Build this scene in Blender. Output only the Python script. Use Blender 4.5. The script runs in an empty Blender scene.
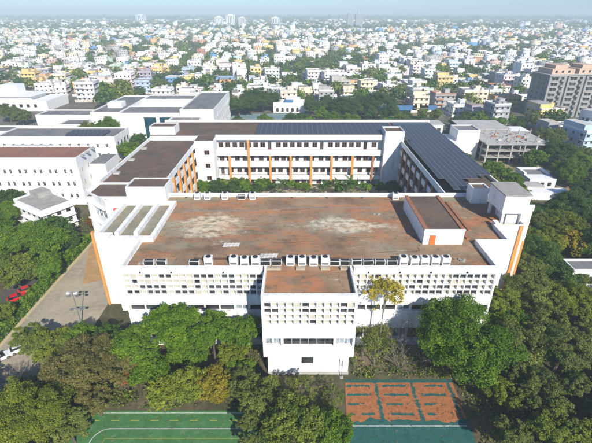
import bpy, math, random
import numpy as np
from mathutils import Vector

# ------------------------------------------------------------------ camera, sky, sun, exposure
scene = bpy.context.scene
CAMH, PITCH, FPX = 63.0, math.radians(26.9), 411.0
cam_data = bpy.data.cameras.new('camera')
cam_data.sensor_fit = 'HORIZONTAL'; cam_data.sensor_width = 36.0
cam_data.lens = 36.0 * FPX / 592.0
cam_data.clip_start = 0.5; cam_data.clip_end = 60000
cam = bpy.data.objects.new('camera', cam_data)
scene.collection.objects.link(cam)
cam.location = (0, 0, CAMH); cam.rotation_euler = (math.radians(90) - PITCH, 0, 0)
scene.camera = cam

TO_SUN = Vector((0.43, -1.0, 0.72)).normalized()
world = bpy.data.worlds.new('World'); scene.world = world; world.use_nodes = True
wn = world.node_tree
sky = wn.nodes.new('ShaderNodeTexSky'); sky.sky_type = 'NISHITA'; sky.sun_disc = False
sky.sun_elevation = math.asin(TO_SUN.z); sky.sun_rotation = math.atan2(TO_SUN.x, TO_SUN.y)
sky.altitude = 0; sky.air_density = 0.85; sky.dust_density = 0.5; sky.ozone_density = 9.0
bg = wn.nodes['Background']; bg.inputs['Strength'].default_value = 0.105
wn.links.new(sky.outputs[0], bg.inputs['Color'])
sun_d = bpy.data.lights.new('sun', 'SUN'); sun_d.energy = 4.6; sun_d.angle = math.radians(0.53); sun_d.color = (1.0, 0.94, 0.85)
sun = bpy.data.objects.new('sun', sun_d); scene.collection.objects.link(sun)
sun.rotation_euler = TO_SUN.to_track_quat('Z', 'Y').to_euler(); sun.location = (60, -90, 160)
scene.view_settings.view_transform = 'Standard'; scene.view_settings.look = 'None'
scene.view_settings.exposure = 0.62; scene.view_settings.gamma = 1.0
try: scene.view_settings.use_curve_mapping = False
except Exception: pass
scene.cycles.max_bounces = 4; scene.cycles.diffuse_bounces = 2; scene.cycles.transmission_bounces = 2
scene.cycles.volume_bounces = 0; scene.cycles.use_denoising = True
scene.cycles.sample_clamp_indirect = 6

C = scene.collection
rnd = random.Random(11); rng = np.random.default_rng(5)

# ------------------------------------------------------------------ materials
MATS = {}
def nt_new(name, rough=0.8, spec=0.3):
    m = bpy.data.materials.new(name); m.use_nodes = True
    nt = m.node_tree; b = nt.nodes['Principled BSDF']
    b.inputs['Roughness'].default_value = rough
    b.inputs['Specular IOR Level'].default_value = spec
    MATS[name] = m
    return m, nt, b
def N(nt, t, **kw):
    n = nt.nodes.new(t)
    for k, v in kw.items():
        if k.startswith('i_'): n.inputs[k[2:].replace('_', ' ')].default_value = v
        else: setattr(n, k, v)
    return n
def L(nt, a, b): nt.links.new(a, b)
def mixc(nt, fac, a, b, mode='MIX'):
    n = nt.nodes.new('ShaderNodeMix'); n.data_type = 'RGBA'; n.blend_type = mode
    for sock, v in ((n.inputs[0], fac), (n.inputs[6], a), (n.inputs[7], b)):
        if isinstance(v, (int, float)): sock.default_value = v
        elif isinstance(v, tuple): sock.default_value = (*v, 1) if len(v) == 3 else v
        else: nt.links.new(v, sock)
    return n.outputs[2]
def math_n(nt, op, a, b=None, c=None):
    n = nt.nodes.new('ShaderNodeMath'); n.operation = op
    for i, v in enumerate((a, b, c)):
        if v is None: continue
        if isinstance(v, (int, float)): n.inputs[i].default_value = v
        else: nt.links.new(v, n.inputs[i])
    return n.outputs[0]
def ramp(nt, fac, lo, hi):
    n = nt.nodes.new('ShaderNodeMapRange'); n.clamp = True
    nt.links.new(fac, n.inputs[0]); n.inputs[1].default_value = lo; n.inputs[2].default_value = hi
    return n.outputs[0]
def wpos(nt, sx=1, sy=1, sz=1):
    g = nt.nodes.new('ShaderNodeNewGeometry')
    mp = nt.nodes.new('ShaderNodeVectorMath'); mp.operation = 'MULTIPLY'; mp.inputs[1].default_value = (sx, sy, sz)
    nt.links.new(g.outputs['Position'], mp.inputs[0]); return mp.outputs[0]
def noise(nt, vec, scale, detail=4, rough=0.6):
    n = nt.nodes.new('ShaderNodeTexNoise'); n.inputs['Scale'].default_value = scale
    n.inputs['Detail'].default_value = detail; n.inputs['Roughness'].default_value = rough
    nt.links.new(vec, n.inputs['Vector']); return n.outputs['Fac']
def bump(nt, b, h, strength=0.3, dist=0.05):
    n = nt.nodes.new('ShaderNodeBump'); n.inputs['Strength'].default_value = strength; n.inputs['Distance'].default_value = dist
    nt.links.new(h, n.inputs['Height']); nt.links.new(n.outputs[0], b.inputs['Normal'])

def mat_plain(name, col, rough=0.8, var=0.25, scale=0.8, spec=0.3, stain=None, metal=0.0):
    m, nt, b = nt_new(name, rough, spec)
    f = noise(nt, wpos(nt), scale)
    dark = tuple(c * (1 - var) for c in col)
    out = mixc(nt, ramp(nt, f, 0.3, 0.7), dark, col)
    if stain:
        s = noise(nt, wpos(nt, 1.3, 1.3, 0.16), 0.9, 5)
        out = mixc(nt, math_n(nt, 'MULTIPLY', ramp(nt, s, 0.50, 0.74), stain), out, (0.34, 0.31, 0.27))
    L(nt, out, b.inputs['Base Color']); b.inputs['Metallic'].default_value = metal
    return m
mat_plain('white_paint', (0.80, 0.80, 0.78), 0.7, 0.08, 0.3, stain=0.6)
mat_plain('white_clean', (0.81, 0.81, 0.79), 0.6, 0.08, 0.4, stain=0.42)
mat_plain('cream_back', (0.40, 0.38, 0.30), 0.8, 0.12, 0.7)  # cream darkened: recess shade of the screen cells is put into the colour
mat_plain('orange_paint', (0.62, 0.28, 0.07), 0.65, 0.18, 0.5, stain=0.55)
mat_plain('rust_paint', (0.34, 0.15, 0.08), 0.75, 0.3, 0.8)
mat_plain('door_orange', (0.55, 0.16, 0.04), 0.6, 0.2)
mat_plain('door_red', (0.5, 0.06, 0.03), 0.6, 0.2)
mat_plain('wall_shade_blue', (0.62, 0.66, 0.67), 0.8, 0.1)  # white wall toned bluish: the corridor's shade is put into the colour
mat_plain('concrete', (0.36, 0.35, 0.32), 0.9, 0.35, 0.5, stain=0.7)
mat_plain('concrete_light', (0.46, 0.45, 0.42), 0.9, 0.3, 0.4, stain=0.6)
mat_plain('metal_white', (0.72, 0.72, 0.70), 0.45, 0.1, 1.5, 0.5)
mat_plain('metal_grey', (0.35, 0.36, 0.37), 0.45, 0.15, 1.0, 0.5, metal=0.6)
mat_plain('dark_grille', (0.03, 0.03, 0.032), 0.6, 0.4, 2.0)
mat_plain('black_plastic', (0.015, 0.015, 0.016), 0.5, 0.2, 1.0)
mat_plain('pad_beige', (0.42, 0.36, 0.27), 0.9, 0.3, 1.0)
mat_plain('bark', (0.11, 0.085, 0.06), 0.95, 0.4, 1.2)
mat_plain('twig', (0.20, 0.17, 0.14), 0.95, 0.3, 1.2)
mat_plain('pipe', (0.11, 0.06, 0.045), 0.7, 0.3, 1.0)
mat_plain('tyre', (0.02, 0.02, 0.02), 0.9, 0.2)
mat_plain('teal_panel', (0.006, 0.055, 0.075), 0.3, 0.3, 0.4)
mat_plain('peach', (0.56, 0.40, 0.30), 0.8, 0.25, 0.2, stain=0.6)
mat_plain('apt_grey', (0.27, 0.275, 0.275), 0.85, 0.3, 0.12, stain=0.9)
mat_plain('kerb_paint', (0.50, 0.42, 0.24), 0.9, 0.2, 0.8)
mat_plain('soil_orange', (0.44, 0.27, 0.12), 0.95, 0.3, 0.4)
mat_plain('line_white', (0.66, 0.68, 0.65), 0.85, 0.45, 1.6, stain=0.5)
mat_plain('line_yellow', (0.30, 0.36, 0.08), 0.8, 0.25, 1.2)
mat_plain('court_green', (0.058, 0.185, 0.055), 0.85, 0.30, 0.45, stain=0.25)
mat_plain('tennis_teal', (0.17, 0.27, 0.29), 0.85, 0.25, 0.12)
mat_plain('screen_blue', (0.06, 0.17, 0.34), 0.8, 0.3, 0.3)
mat_plain('clay_pale', (0.45, 0.39, 0.28), 0.9, 0.25, 0.1)

def mat_mottled(name, a, c2, patch, streak):
    m, nt, b = nt_new(name, 0.92, 0.2)
    n1 = noise(nt, wpos(nt), 0.16, 6, 0.7); n2 = noise(nt, wpos(nt, 1.2, 0.6, 1), 0.22, 6, 0.75); n3 = noise(nt, wpos(nt), 1.1, 5, 0.75)
    c = mixc(nt, ramp(nt, n1, 0.32, 0.68), a, c2)
    c = mixc(nt, math_n(nt, 'MULTIPLY', ramp(nt, n2, 0.5, 0.66), 0.8), c, patch)
    c = mixc(nt, math_n(nt, 'MULTIPLY', ramp(nt, n3, 0.52, 0.7), 0.65), c, streak)
    L(nt, c, b.inputs['Base Color']); bump(nt, b, n3, 0.3, 0.05)
mat_mottled('strip_floor', (0.20, 0.19, 0.14), (0.31, 0.29, 0.21), (0.25, 0.16, 0.09), (0.13, 0.14, 0.09))
mat_mottled('brown_roof', (0.085, 0.066, 0.054), (0.155, 0.115, 0.085), (0.19, 0.10, 0.062), (0.055, 0.046, 0.04))
mat_mottled('red_roof', (0.19, 0.085, 0.06), (0.31, 0.145, 0.095), (0.22, 0.17, 0.14), (0.12, 0.065, 0.05))
mat_mottled('grey_roof', (0.12, 0.122, 0.125), (0.20, 0.20, 0.20), (0.25, 0.24, 0.225), (0.085, 0.083, 0.08))
m, nt, b = nt_new('glass', 0.12, 0.6)
f = noise(nt, wpos(nt), 0.35, 2)
L(nt, mixc(nt, ramp(nt, f, 0.4, 0.6), (0.012, 0.014, 0.016), (0.05, 0.055, 0.06)), b.inputs['Base Color'])
m, nt, b = nt_new('glass_pale', 0.15, 0.6)
L(nt, mixc(nt, ramp(nt, noise(nt, wpos(nt), 0.5, 2), 0.4, 0.6), (0.10, 0.13, 0.15), (0.28, 0.33, 0.36)), b.inputs['Base Color'])

# solar glass: dark blue cells with fine pale busbars
m, nt, b = nt_new('solar_glass', 0.32, 0.35)
tc = N(nt, 'ShaderNodeTexCoord')
br = N(nt, 'ShaderNodeTexBrick'); br.offset = 0; br.inputs['Scale'].default_value = 1.0
br.inputs['Color1'].default_value = (0.026, 0.028, 0.034, 1); br.inputs['Color2'].default_value = (0.038, 0.040, 0.046, 1)
br.inputs['Mortar'].default_value = (0.12, 0.125, 0.135, 1); br.inputs['Mortar Size'].default_value = 0.014
br.inputs['Brick Width'].default_value = 0.33; br.inputs['Row Height'].default_value = 0.33
L(nt, tc.outputs['Object'], br.inputs['Vector']); L(nt, br.outputs['Color'], b.inputs['Base Color'])

# weathered hall roof
m, nt, b = nt_new('hall_roof', 0.92, 0.2)
P0 = wpos(nt)
n1 = noise(nt, P0, 0.13, 6, 0.65); n2 = noise(nt, wpos(nt, 0.55, 1.3, 1), 0.17, 5, 0.7); n3 = noise(nt, P0, 0.9, 5, 0.7)
n4 = noise(nt, wpos(nt, 0.6, 1.1, 1), 0.07, 3, 0.6); n5 = noise(nt, wpos(nt, 0.8, 1.2, 1), 0.55, 6, 0.75); n6 = noise(nt, wpos(nt, 0.5, 1.4, 1), 0.3, 7, 0.8)
col = mixc(nt, ramp(nt, n1, 0.34, 0.66), (0.155, 0.102, 0.063), (0.33, 0.222, 0.135))
col = mixc(nt, math_n(nt, 'MULTIPLY', ramp(nt, n4, 0.50, 0.62), 0.75), col, (0.25, 0.245, 0.17))
col = mixc(nt, math_n(nt, 'MULTIPLY', ramp(nt, n2, 0.49, 0.63), 0.66), col, (0.46, 0.18, 0.068))
col = mixc(nt, math_n(nt, 'MULTIPLY', ramp(nt, n5, 0.57, 0.67), 0.5), col, (0.38, 0.17, 0.085))
col = mixc(nt, math_n(nt, 'MULTIPLY', ramp(nt, n6, 0.60, 0.68), 0.75), col, (0.50, 0.43, 0.31))
col = mixc(nt, math_n(nt, 'MULTIPLY', ramp(nt, n3, 0.54, 0.70), 0.6), col, (0.085, 0.058, 0.042))
sep = N(nt, 'ShaderNodeSeparateXYZ'); L(nt, P0, sep.inputs[0])
def blotch(col, cx, cy, rx, ry, c, amt):
    dx = math_n(nt, 'MULTIPLY', math_n(nt, 'SUBTRACT', sep.outputs[0], cx), 1 / rx)
    dy = math_n(nt, 'MULTIPLY', math_n(nt, 'SUBTRACT', sep.outputs[1], cy), 1 / ry)
    d = math_n(nt, 'SQRT', math_n(nt, 'ADD', math_n(nt, 'MULTIPLY', dx, dx), math_n(nt, 'MULTIPLY', dy, dy)))
    d = math_n(nt, 'ADD', d, math_n(nt, 'MULTIPLY', math_n(nt, 'SUBTRACT', n2, 0.5), 2.4))
    d = math_n(nt, 'ADD', d, math_n(nt, 'MULTIPLY', math_n(nt, 'SUBTRACT', n3, 0.5), 1.0))
    k = math_n(nt, 'MULTIPLY', ramp(nt, d, 1.02, 0.55), ramp(nt, n5, 0.38, 0.58))
    return mixc(nt, math_n(nt, 'MULTIPLY', k, amt), col, c)
col = blotch(col, -20, 86, 8.2, 7.4, (0.62, 0.54, 0.38), 0.95)
col = blotch(col, 12, 86, 11, 4.2, (0.60, 0.53, 0.39), 0.95)
col = blotch(col, 25, 96, 8, 3.5, (0.50, 0.19, 0.075), 0.85)
col = blotch(col, 3, 62, 2.6, 2.8, (0.46, 0.17, 0.07), 0.8)
col = blotch(col, 27, 87, 3.5, 6, (0.44, 0.17, 0.07), 0.7)
col = blotch(col, 2, 78, 4, 4.5, (0.40, 0.17, 0.08), 0.7)
L(nt, col, b.inputs['Base Color']); bump(nt, b, n3, 0.4, 0.06)

# plaster whose colour is the object's own colour (town houses)
def mat_objcol(name, rough=0.85, stain=0.5):
    m, nt, b = nt_new(name, rough, 0.25)
    oi = N(nt, 'ShaderNodeObjectInfo')
    s = noise(nt, wpos(nt, 0.5, 0.5, 0.12), 0.9, 4)
    c = mixc(nt, math_n(nt, 'MULTIPLY', ramp(nt, s, 0.5, 0.75), stain), oi.outputs['Color'], (0.25, 0.23, 0.20))
    L(nt, c, b.inputs['Base Color'])
mat_objcol('town_wall', stain=0.85); mat_objcol('town_roof', stain=0.75); mat_objcol('car_paint', 0.25, 0.0)
MATS['car_paint'].node_tree.nodes['Principled BSDF'].inputs['Coat Weight'].default_value = 0.6

# leaves: the object's colour times a per-clump tint
def mat_leaf(name, attr_col=False):
    m, nt, b = nt_new(name, 0.55, 0.25)
    at = N(nt, 'ShaderNodeAttribute'); at.attribute_name = 'tint'
    if attr_col:
        base = N(nt, 'ShaderNodeAttribute'); base.attribute_name = 'Col'; bc = base.outputs['Color']
    else:
        oi = N(nt, 'ShaderNodeObjectInfo'); bc = oi.outputs['Color']
    hsv = N(nt, 'ShaderNodeHueSaturation')
    L(nt, bc, hsv.inputs['Color']); hsv.inputs['Saturation'].default_value = 1.1
    L(nt, math_n(nt, 'MULTIPLY_ADD', at.outputs['Fac'], 1.3, 0.40), hsv.inputs['Value'])
    L(nt, math_n(nt, 'MULTIPLY_ADD', at.outputs['Fac'], -0.05, 0.522), hsv.inputs['Hue'])
    L(nt, hsv.outputs[0], b.inputs['Base Color'])
    tr = N(nt, 'ShaderNodeBsdfTranslucent'); L(nt, hsv.outputs[0], tr.inputs['Color'])
    mx = N(nt, 'ShaderNodeMixShader'); mx.inputs[0].default_value = 0.28
    L(nt, b.outputs[0], mx.inputs[1]); L(nt, tr.outputs[0], mx.inputs[2])
    L(nt, mx.outputs[0], nt.nodes['Material Output'].inputs['Surface'])
mat_leaf('leaf'); mat_leaf('leaf_stuff', True)

# far town: face colour plus rows of small windows on the upright faces
m, nt, b = nt_new('far_town', 0.85, 0.25)
at = N(nt, 'ShaderNodeAttribute'); at.attribute_name = 'Col'
uv = N(nt, 'ShaderNodeUVMap'); su = N(nt, 'ShaderNodeSeparateXYZ'); L(nt, uv.outputs[0], su.inputs[0])
fx = math_n(nt, 'FRACT', math_n(nt, 'MULTIPLY', su.outputs[0], 1 / 3.1)); fz = math_n(nt, 'FRACT', math_n(nt, 'MULTIPLY', su.outputs[1], 1 / 3.6))
wx = math_n(nt, 'MULTIPLY', math_n(nt, 'GREATER_THAN', fx, 0.28), math_n(nt, 'LESS_THAN', fx, 0.74))
wz = math_n(nt, 'MULTIPLY', math_n(nt, 'GREATER_THAN', fz, 0.30), math_n(nt, 'LESS_THAN', fz, 0.74))
wm = math_n(nt, 'MULTIPLY', wx, wz)
wm = math_n(nt, 'MULTIPLY', wm, math_n(nt, 'GREATER_THAN', noise(nt, wpos(nt), 0.21, 1), 0.44))
L(nt, mixc(nt, math_n(nt, 'MULTIPLY', wm, 0.85), at.outputs['Color'], (0.05, 0.05, 0.055)), b.inputs['Base Color'])

# grounds
def mat_ground(name, a, bcol, c, s1=0.05, s2=0.5, t=(0.4, 0.6), rel=0.4):
    m, nt, b = nt_new(name, 0.95, 0.15)
    n1 = noise(nt, wpos(nt), s1, 6, 0.65); n2 = noise(nt, wpos(nt), s2, 5, 0.7)
    col = mixc(nt, ramp(nt, n1, *t), a, bcol)
    col = mixc(nt, ramp(nt, n2, 0.45, 0.72), col, c)
    L(nt, col, b.inputs['Base Color'])
    if rel: bump(nt, b, n2, rel, 0.15)
mat_ground('ground_town', (0.15, 0.135, 0.11), (0.075, 0.08, 0.045), (0.20, 0.18, 0.15), 0.012, 0.12)
mat_ground('ground_campus', (0.055, 0.06, 0.028), (0.15, 0.115, 0.07), (0.04, 0.045, 0.02), 0.06, 0.6)
mat_ground('road_concrete', (0.36, 0.31, 0.22), (0.27, 0.235, 0.175), (0.40, 0.35, 0.255), 0.1, 0.7, rel=0.15)
mat_ground('asphalt', (0.075, 0.073, 0.07), (0.11, 0.10, 0.09), (0.06, 0.06, 0.06), 0.1, 1.0, rel=0.15)
mat_ground('scrub_earth', (0.16, 0.125, 0.08), (0.09, 0.08, 0.045), (0.20, 0.16, 0.11), 0.12, 0.9)
mat_ground('practice_turf', (0.16, 0.17, 0.075), (0.27, 0.21, 0.13), (0.20, 0.19, 0.10), 0.05, 0.4)
mat_ground('bare_earth', (0.30, 0.23, 0.14), (0.10, 0.12, 0.05), (0.33, 0.26, 0.17), 0.08, 0.5, (0.42, 0.55))

# worn clay court: orange bays between teal lines, with ragged wear
m, nt, b = nt_new('clay_court', 0.9, 0.2)
Pw = wpos(nt); sp = N(nt, 'ShaderNodeSeparateXYZ'); L(nt, Pw, sp.inputs[0])
nz = noise(nt, Pw, 1.1, 8, 0.8); nz2 = noise(nt, Pw, 0.25, 3)
fx = math_n(nt, 'FRACT', math_n(nt, 'MULTIPLY', math_n(nt, 'SUBTRACT', sp.outputs[0], 8.2), 1 / 6.9))
yy = math_n(nt, 'ADD', sp.outputs[1], math_n(nt, 'MULTIPLY', math_n(nt, 'SUBTRACT', nz2, 0.5), 5.0))
fy = math_n(nt, 'FRACT', math_n(nt, 'MULTIPLY', math_n(nt, 'SUBTRACT', sp.outputs[1], 41), 1 / 2.05))
ex = math_n(nt, 'MINIMUM', fx, math_n(nt, 'SUBTRACT', 1.0, fx)); ey = math_n(nt, 'MINIMUM', fy, math_n(nt, 'SUBTRACT', 1.0, fy))
wob = math_n(nt, 'MULTIPLY', math_n(nt, 'SUBTRACT', nz, 0.5), 0.42)
kx = math_n(nt, 'GREATER_THAN', math_n(nt, 'ADD', ex, wob), 0.045)
mid = math_n(nt, 'GREATER_THAN', ex, 0.17)
ky = math_n(nt, 'MAXIMUM', math_n(nt, 'GREATER_THAN', math_n(nt, 'ADD', ey, math_n(nt, 'MULTIPLY', wob, 1.3)), 0.125), math_n(nt, 'MAXIMUM', math_n(nt, 'SUBTRACT', 1.0, mid), math_n(nt, 'GREATER_THAN', math_n(nt, 'ADD', nz2, math_n(nt, 'MULTIPLY', nz, 0.5)), 0.83)))
k = math_n(nt, 'MULTIPLY', math_n(nt, 'MULTIPLY', kx, ky), math_n(nt, 'GREATER_THAN', yy, 47.9))
k = math_n(nt, 'MULTIPLY', k, math_n(nt, 'LESS_THAN', sp.outputs[1], 56.1))
org = mixc(nt, ramp(nt, nz, 0.35, 0.65), (0.24, 0.082, 0.032), (0.40, 0.165, 0.066))
L(nt, mixc(nt, k, mixc(nt, ramp(nt, nz, 0.35, 0.7), (0.014, 0.075, 0.066), (0.03, 0.125, 0.105)), org), b.inputs['Base Color'])

# ------------------------------------------------------------------ mesh helpers
class MB:
    def __init__(s): s.v = []; s.f = []; s.m = []
    def add(s, vs, fs, m=0):
        o = len(s.v); s.v += [tuple(v) for v in vs]
        for f in fs: s.f.append(tuple(i + o for i in f)); s.m.append(m)
        return s
    def box(s, x0, x1, y0, y1, z0, z1, m=0):
        vs = [(x0, y0, z0), (x1, y0, z0), (x1, y1, z0), (x0, y1, z0), (x0, y0, z1), (x1, y0, z1), (x1, y1, z1), (x0, y1, z1)]
        return s.add(vs, [(0, 3, 2, 1), (4, 5, 6, 7), (0, 1, 5, 4), (1, 2, 6, 5), (2, 3, 7, 6), (3, 0, 4, 7)], m)
    def prism(s, poly, z0, z1, m=0):
        n = len(poly); vs = [(x, y, z0) for x, y in poly] + [(x, y, z1) for x, y in poly]
        fs = [tuple(range(n - 1, -1, -1)), tuple(range(n, 2 * n))] + [(i, (i + 1) % n, n + (i + 1) % n, n + i) for i in range(n)]
        return s.add(vs, fs, m)
    def sheet(s, poly, z, m=0): return s.add([(x, y, z) for x, y in poly], [tuple(range(len(poly)))], m)
    def tube(s, p0, p1, r0, r1, n=6, m=0, cap=True):
        p0 = Vector(p0); p1 = Vector(p1); d = (p1 - p0).normalized()
        a = d.orthogonal().normalized(); c = d.cross(a)
        vs = []
        for p, r in ((p0, r0), (p1, r1)):
            for i in range(n):
                t = 2 * math.pi * i / n; q = p + (a * math.cos(t) + c * math.sin(t)) * r; vs.append(q)
        fs = [(i, (i + 1) % n, n + (i + 1) % n, n + i) for i in range(n)]
        if cap: fs += [tuple(range(n - 1, -1, -1)), tuple(range(n, 2 * n))]
        return s.add(vs, fs, m)
    def cyl(s, x, y, z0, z1, r, n=12, m=0, r1=None): return s.tube((x, y, z0), (x, y, z1), r, r if r1 is None else r1, n, m)
    def mesh(s, name, mats, off=(0, 0, 0)):
        me = bpy.data.meshes.new(name)
        me.from_pydata([(x - off[0], y - off[1], z - off[2]) for x, y, z in s.v], [], s.f)
        for k in (mats if isinstance(mats, (list, tuple)) else [mats]): me.materials.append(MATS[k])
        if any(s.m): me.polygons.foreach_set('material_index', s.m)
        me.update(); return me
    def build(s, name, mats, parent=None):
        off = tuple(parent.location) if parent is not None and not parent.get('_local') else (0, 0, 0)
        return put(name, s.mesh(name, mats, off), parent)
def put(name, data, parent=None, loc=(0, 0, 0), rotz=0.0, scale=None):
    o = bpy.data.objects.new(name, data); C.objects.link(o)
    o.location = loc
    if rotz: o.rotation_euler = (0, 0, rotz)
    if scale is not None: o.scale = scale
    if parent is not None: o.parent = parent
    return o
def tag(o, label, cat, group=None):
    o['label'] = label; o['category'] = cat
    if group: o['group'] = group
    return o
def thing(name, label, cat, loc=(0, 0, 0), rotz=0.0, group=None):
    o = bpy.data.objects.new(name, None); C.objects.link(o); o.empty_display_size = 0.5
    o.location = loc; o.rotation_euler = (0, 0, rotz); return tag(o, label, cat, group)
def struct(name, mb, mat):
    o = mb.build(name, mat); o['kind'] = 'structure'; return o
def fast_mesh(name, V, F, mats, tint=None, col=None, uv=None):
    me = bpy.data.meshes.new(name); V = np.asarray(V, np.float32); F = np.asarray(F, np.int32)
    me.vertices.add(len(V)); me.vertices.foreach_set('co', V.ravel())
    me.loops.add(F.size); me.loops.foreach_set('vertex_index', F.ravel())
    me.polygons.add(len(F)); me.polygons.foreach_set('loop_start', np.arange(0, F.size, F.shape[1], dtype=np.int32))
    me.update(calc_edges=True)
    for k in mats: me.materials.append(MATS[k])
    if tint is not None:
        a = me.attributes.new('tint', 'FLOAT', 'FACE'); a.data.foreach_set('value', np.asarray(tint, np.float32))
    if col is not None:
        a = me.attributes.new('Col', 'FLOAT_COLOR', 'FACE'); c4 = np.ones((len(F), 4), np.float32); c4[:, :3] = col
        a.data.foreach_set('color', c4.ravel())
    if uv is not None:
        l = me.uv_layers.new(name='UVMap'); l.data.foreach_set('uv', np.asarray(uv, np.float32).ravel())
    me.validate(); return me
ORD = ['first', 'second', 'third', 'fourth', 'fifth', 'sixth', 'seventh', 'eighth', 'ninth', 'tenth', 'eleventh', 'twelfth',
       'thirteenth', 'fourteenth', 'fifteenth', 'sixteenth', 'seventeenth', 'eighteenth', 'nineteenth', 'twentieth']
def ordinal(i): return ORD[i] if i < len(ORD) else '%dth' % (i + 1)

def window_mesh(name, glass='glass', frame='white_clean', bars=1):
    """unit window in the XZ plane, facing -Y: 1 wide, 1 high, frame proud of the pane, standing on z = 0"""
    mb = MB(); t = 0.06
    mb.box(-0.5, 0.5, -0.02, 0.04, 0, 1, 1)
    mb.box(-0.5, -0.5 + t, -0.08, -0.021, 0, 1, 0).box(0.5 - t, 0.5, -0.08, -0.021, 0, 1, 0)
    mb.box(-0.5 + t, 0.5 - t, -0.08, -0.021, 0, t, 0).box(-0.5 + t, 0.5 - t, -0.08, -0.021, 1 - t, 1, 0)
    for i in range(bars):
        x = -0.5 + (i + 1) / (bars + 1); mb.box(x - 0.02, x + 0.02, -0.06, -0.021, t, 1 - t, 0)
    return mb.mesh(name, [frame, glass])
WIN = {}
def setup_windows():
    WIN['std'] = window_mesh('window', 'glass', 'rust_paint')
    WIN['white'] = window_mesh('window', 'glass', 'white_clean')
    WIN['wide'] = window_mesh('window', 'glass', 'white_clean', 3)
    WIN['pale'] = window_mesh('window', 'glass_pale', 'white_clean', 1)
    WIN['dark'] = MB().box(-0.5, 0.5, -0.06, 0.04, 0, 1).mesh('window', 'glass')
setup_windows()
def window(root, kind, x, y, z, w, h, rotz=0.0, name='window'):
    off = (0, 0, 0) if root.get('_local') else tuple(root.location)
    return put(name, WIN[kind], root, (x - off[0], y - off[1], z - off[2]), rotz, (w, 1, h))

# ------------------------------------------------------------------ ground, roads, courts
struct('ground', MB().sheet([(-14000, -600), (14000, -600), (14000, 15000), (-14000, 15000)], 0.0), 'ground_town')
struct('campus_ground', MB().sheet([(-150, -20), (135, -20), (135, 205), (60, 260), (-60, 262), (-170, 235)], 0.02), 'ground_campus')
struct('campus_road', MB().sheet([(-68, 40), (-52, 40), (-45.6, 60), (-45.6, 79), (-47.5, 100), (-54, 112), (-62.3, 112)], 0.05), 'road_concrete')
struct('soil_patch', MB().sheet([(-55.5, 88), (-46, 92), (-46, 98), (-50, 98.5), (-58, 106), (-62, 112), (-62, 106)], 0.075), 'soil_orange')
struct('kerb', MB().box(-63.1, -62.3, 58, 112, 0, 0.14), 'kerb_paint')
struct('parking_lane', MB().sheet([(-74, 62), (-66.4, 62), (-66.4, 104), (-74, 104)], 0.05), 'asphalt')
struct('courtyard_paving', MB().sheet([(-38, 103), (40.3, 103), (40.3, 156), (-38, 156)], 0.05), 'road_concrete')
struct('service_path', MB().sheet([(11.5, 58.5), (36, 58.5), (36, 65.8), (11.5, 65.8)], 0.05), 'scrub_earth')
struct('building_yard', MB().sheet([(64, 150), (124, 150), (135, 236), (64, 236)], 0.05), 'bare_earth')
struct('back_path', MB().sheet([(-60, 256), (135, 256), (135, 262), (-60, 262)], 0.08), 'clay_pale')

def ring(mb, x0, x1, y0, y1, r, w, z, n=8):
    """closed painted line round a rectangle with rounded corners"""
    def path(x0, x1, y0, y1, r):
        p = []
        for cx, cy, a0 in ((x1 - r, y1 - r, 0), (x0 + r, y1 - r, 90), (x0 + r, y0 + r, 180), (x1 - r, y0 + r, 270)):
            for i in range(n + 1):
                a = math.radians(a0 + 90 * i / n); p.append((cx + r * math.cos(a), cy + r * math.sin(a)))
        return p
    A = path(x0, x1, y0, y1, r); B = path(x0 + w, x1 - w, y0 + w, y1 - w, max(r - w, 0.02)); k = len(A)
    mb.add([(x, y, z) for x, y in A] + [(x, y, z) for x, y in B], [(i, (i + 1) % k, k + (i + 1) % k, k + i) for i in range(k)])
    return mb
struct('green_court', MB().sheet([(-37.3, 22), (-4.2, 22), (-5.2, 49.9), (-37.3, 49.9)], 0.05), 'court_green')
mb = MB(); ring(mb, -34.0, -6.4, 24, 46.4, 2.6, 0.15, 0.075); struct('court_boundary_line', mb, 'line_white')
struct('court_edge_line', MB().box(-36.6, -5.6, 49.38, 49.50, 0.052, 0.075), 'line_white')
mb = MB(); ring(mb, -31.8, -8.6, 26, 44.6, 0.05, 0.11, 0.075); struct('inner_yellow_line', mb, 'line_yellow')
mb = MB()
for i in range(9): mb.box(-35.4 + i * 3.4, -34.0 + i * 3.4, 47.85, 48.0, 0.052, 0.075)
struct('yellow_dash_line', mb, 'line_yellow')
struct('clay_court', MB().sheet([(7.6, 30), (29.3, 30), (29.9, 56.8), (9.4, 56.8)], 0.05), 'clay_court')
struct('clay_court_line', MB().box(8.6, 29.2, 46.75, 46.95, 0.052, 0.075), 'line_white')
struct('tennis_court', MB().sheet([(-47, 262.5), (2, 262.5), (0, 291), (-45, 291)], 0.10), 'tennis_teal')
mb = MB(); ring(mb, -43, -24, 265, 288, 0.05, 0.4, 0.14); ring(mb, -22, -3, 265, 288, 0.05, 0.4, 0.14); struct('tennis_line', mb, 'line_white')
struct('practice_ground', MB().sheet([(46, 278), (100, 278), (100, 296), (46, 296)], 0.10), 'practice_turf')
struct('town_street', MB().sheet([(-186, 446), (-174, 446), (-455, 1090), (-472, 1090)], 0.06), 'clay_pale')

# ------------------------------------------------------------------ the college building
B = thing('college_building', 'huge white four-storey college building round a courtyard with brown flat roofs', 'building', (0, 110, 0))
WHITE = 'white_paint'
RZ, PT = 18.4, 19.5      # roof deck, parapet top
def wall(name, *a, mat=WHITE): return MB().box(*a).build(name, mat, B)

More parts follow.
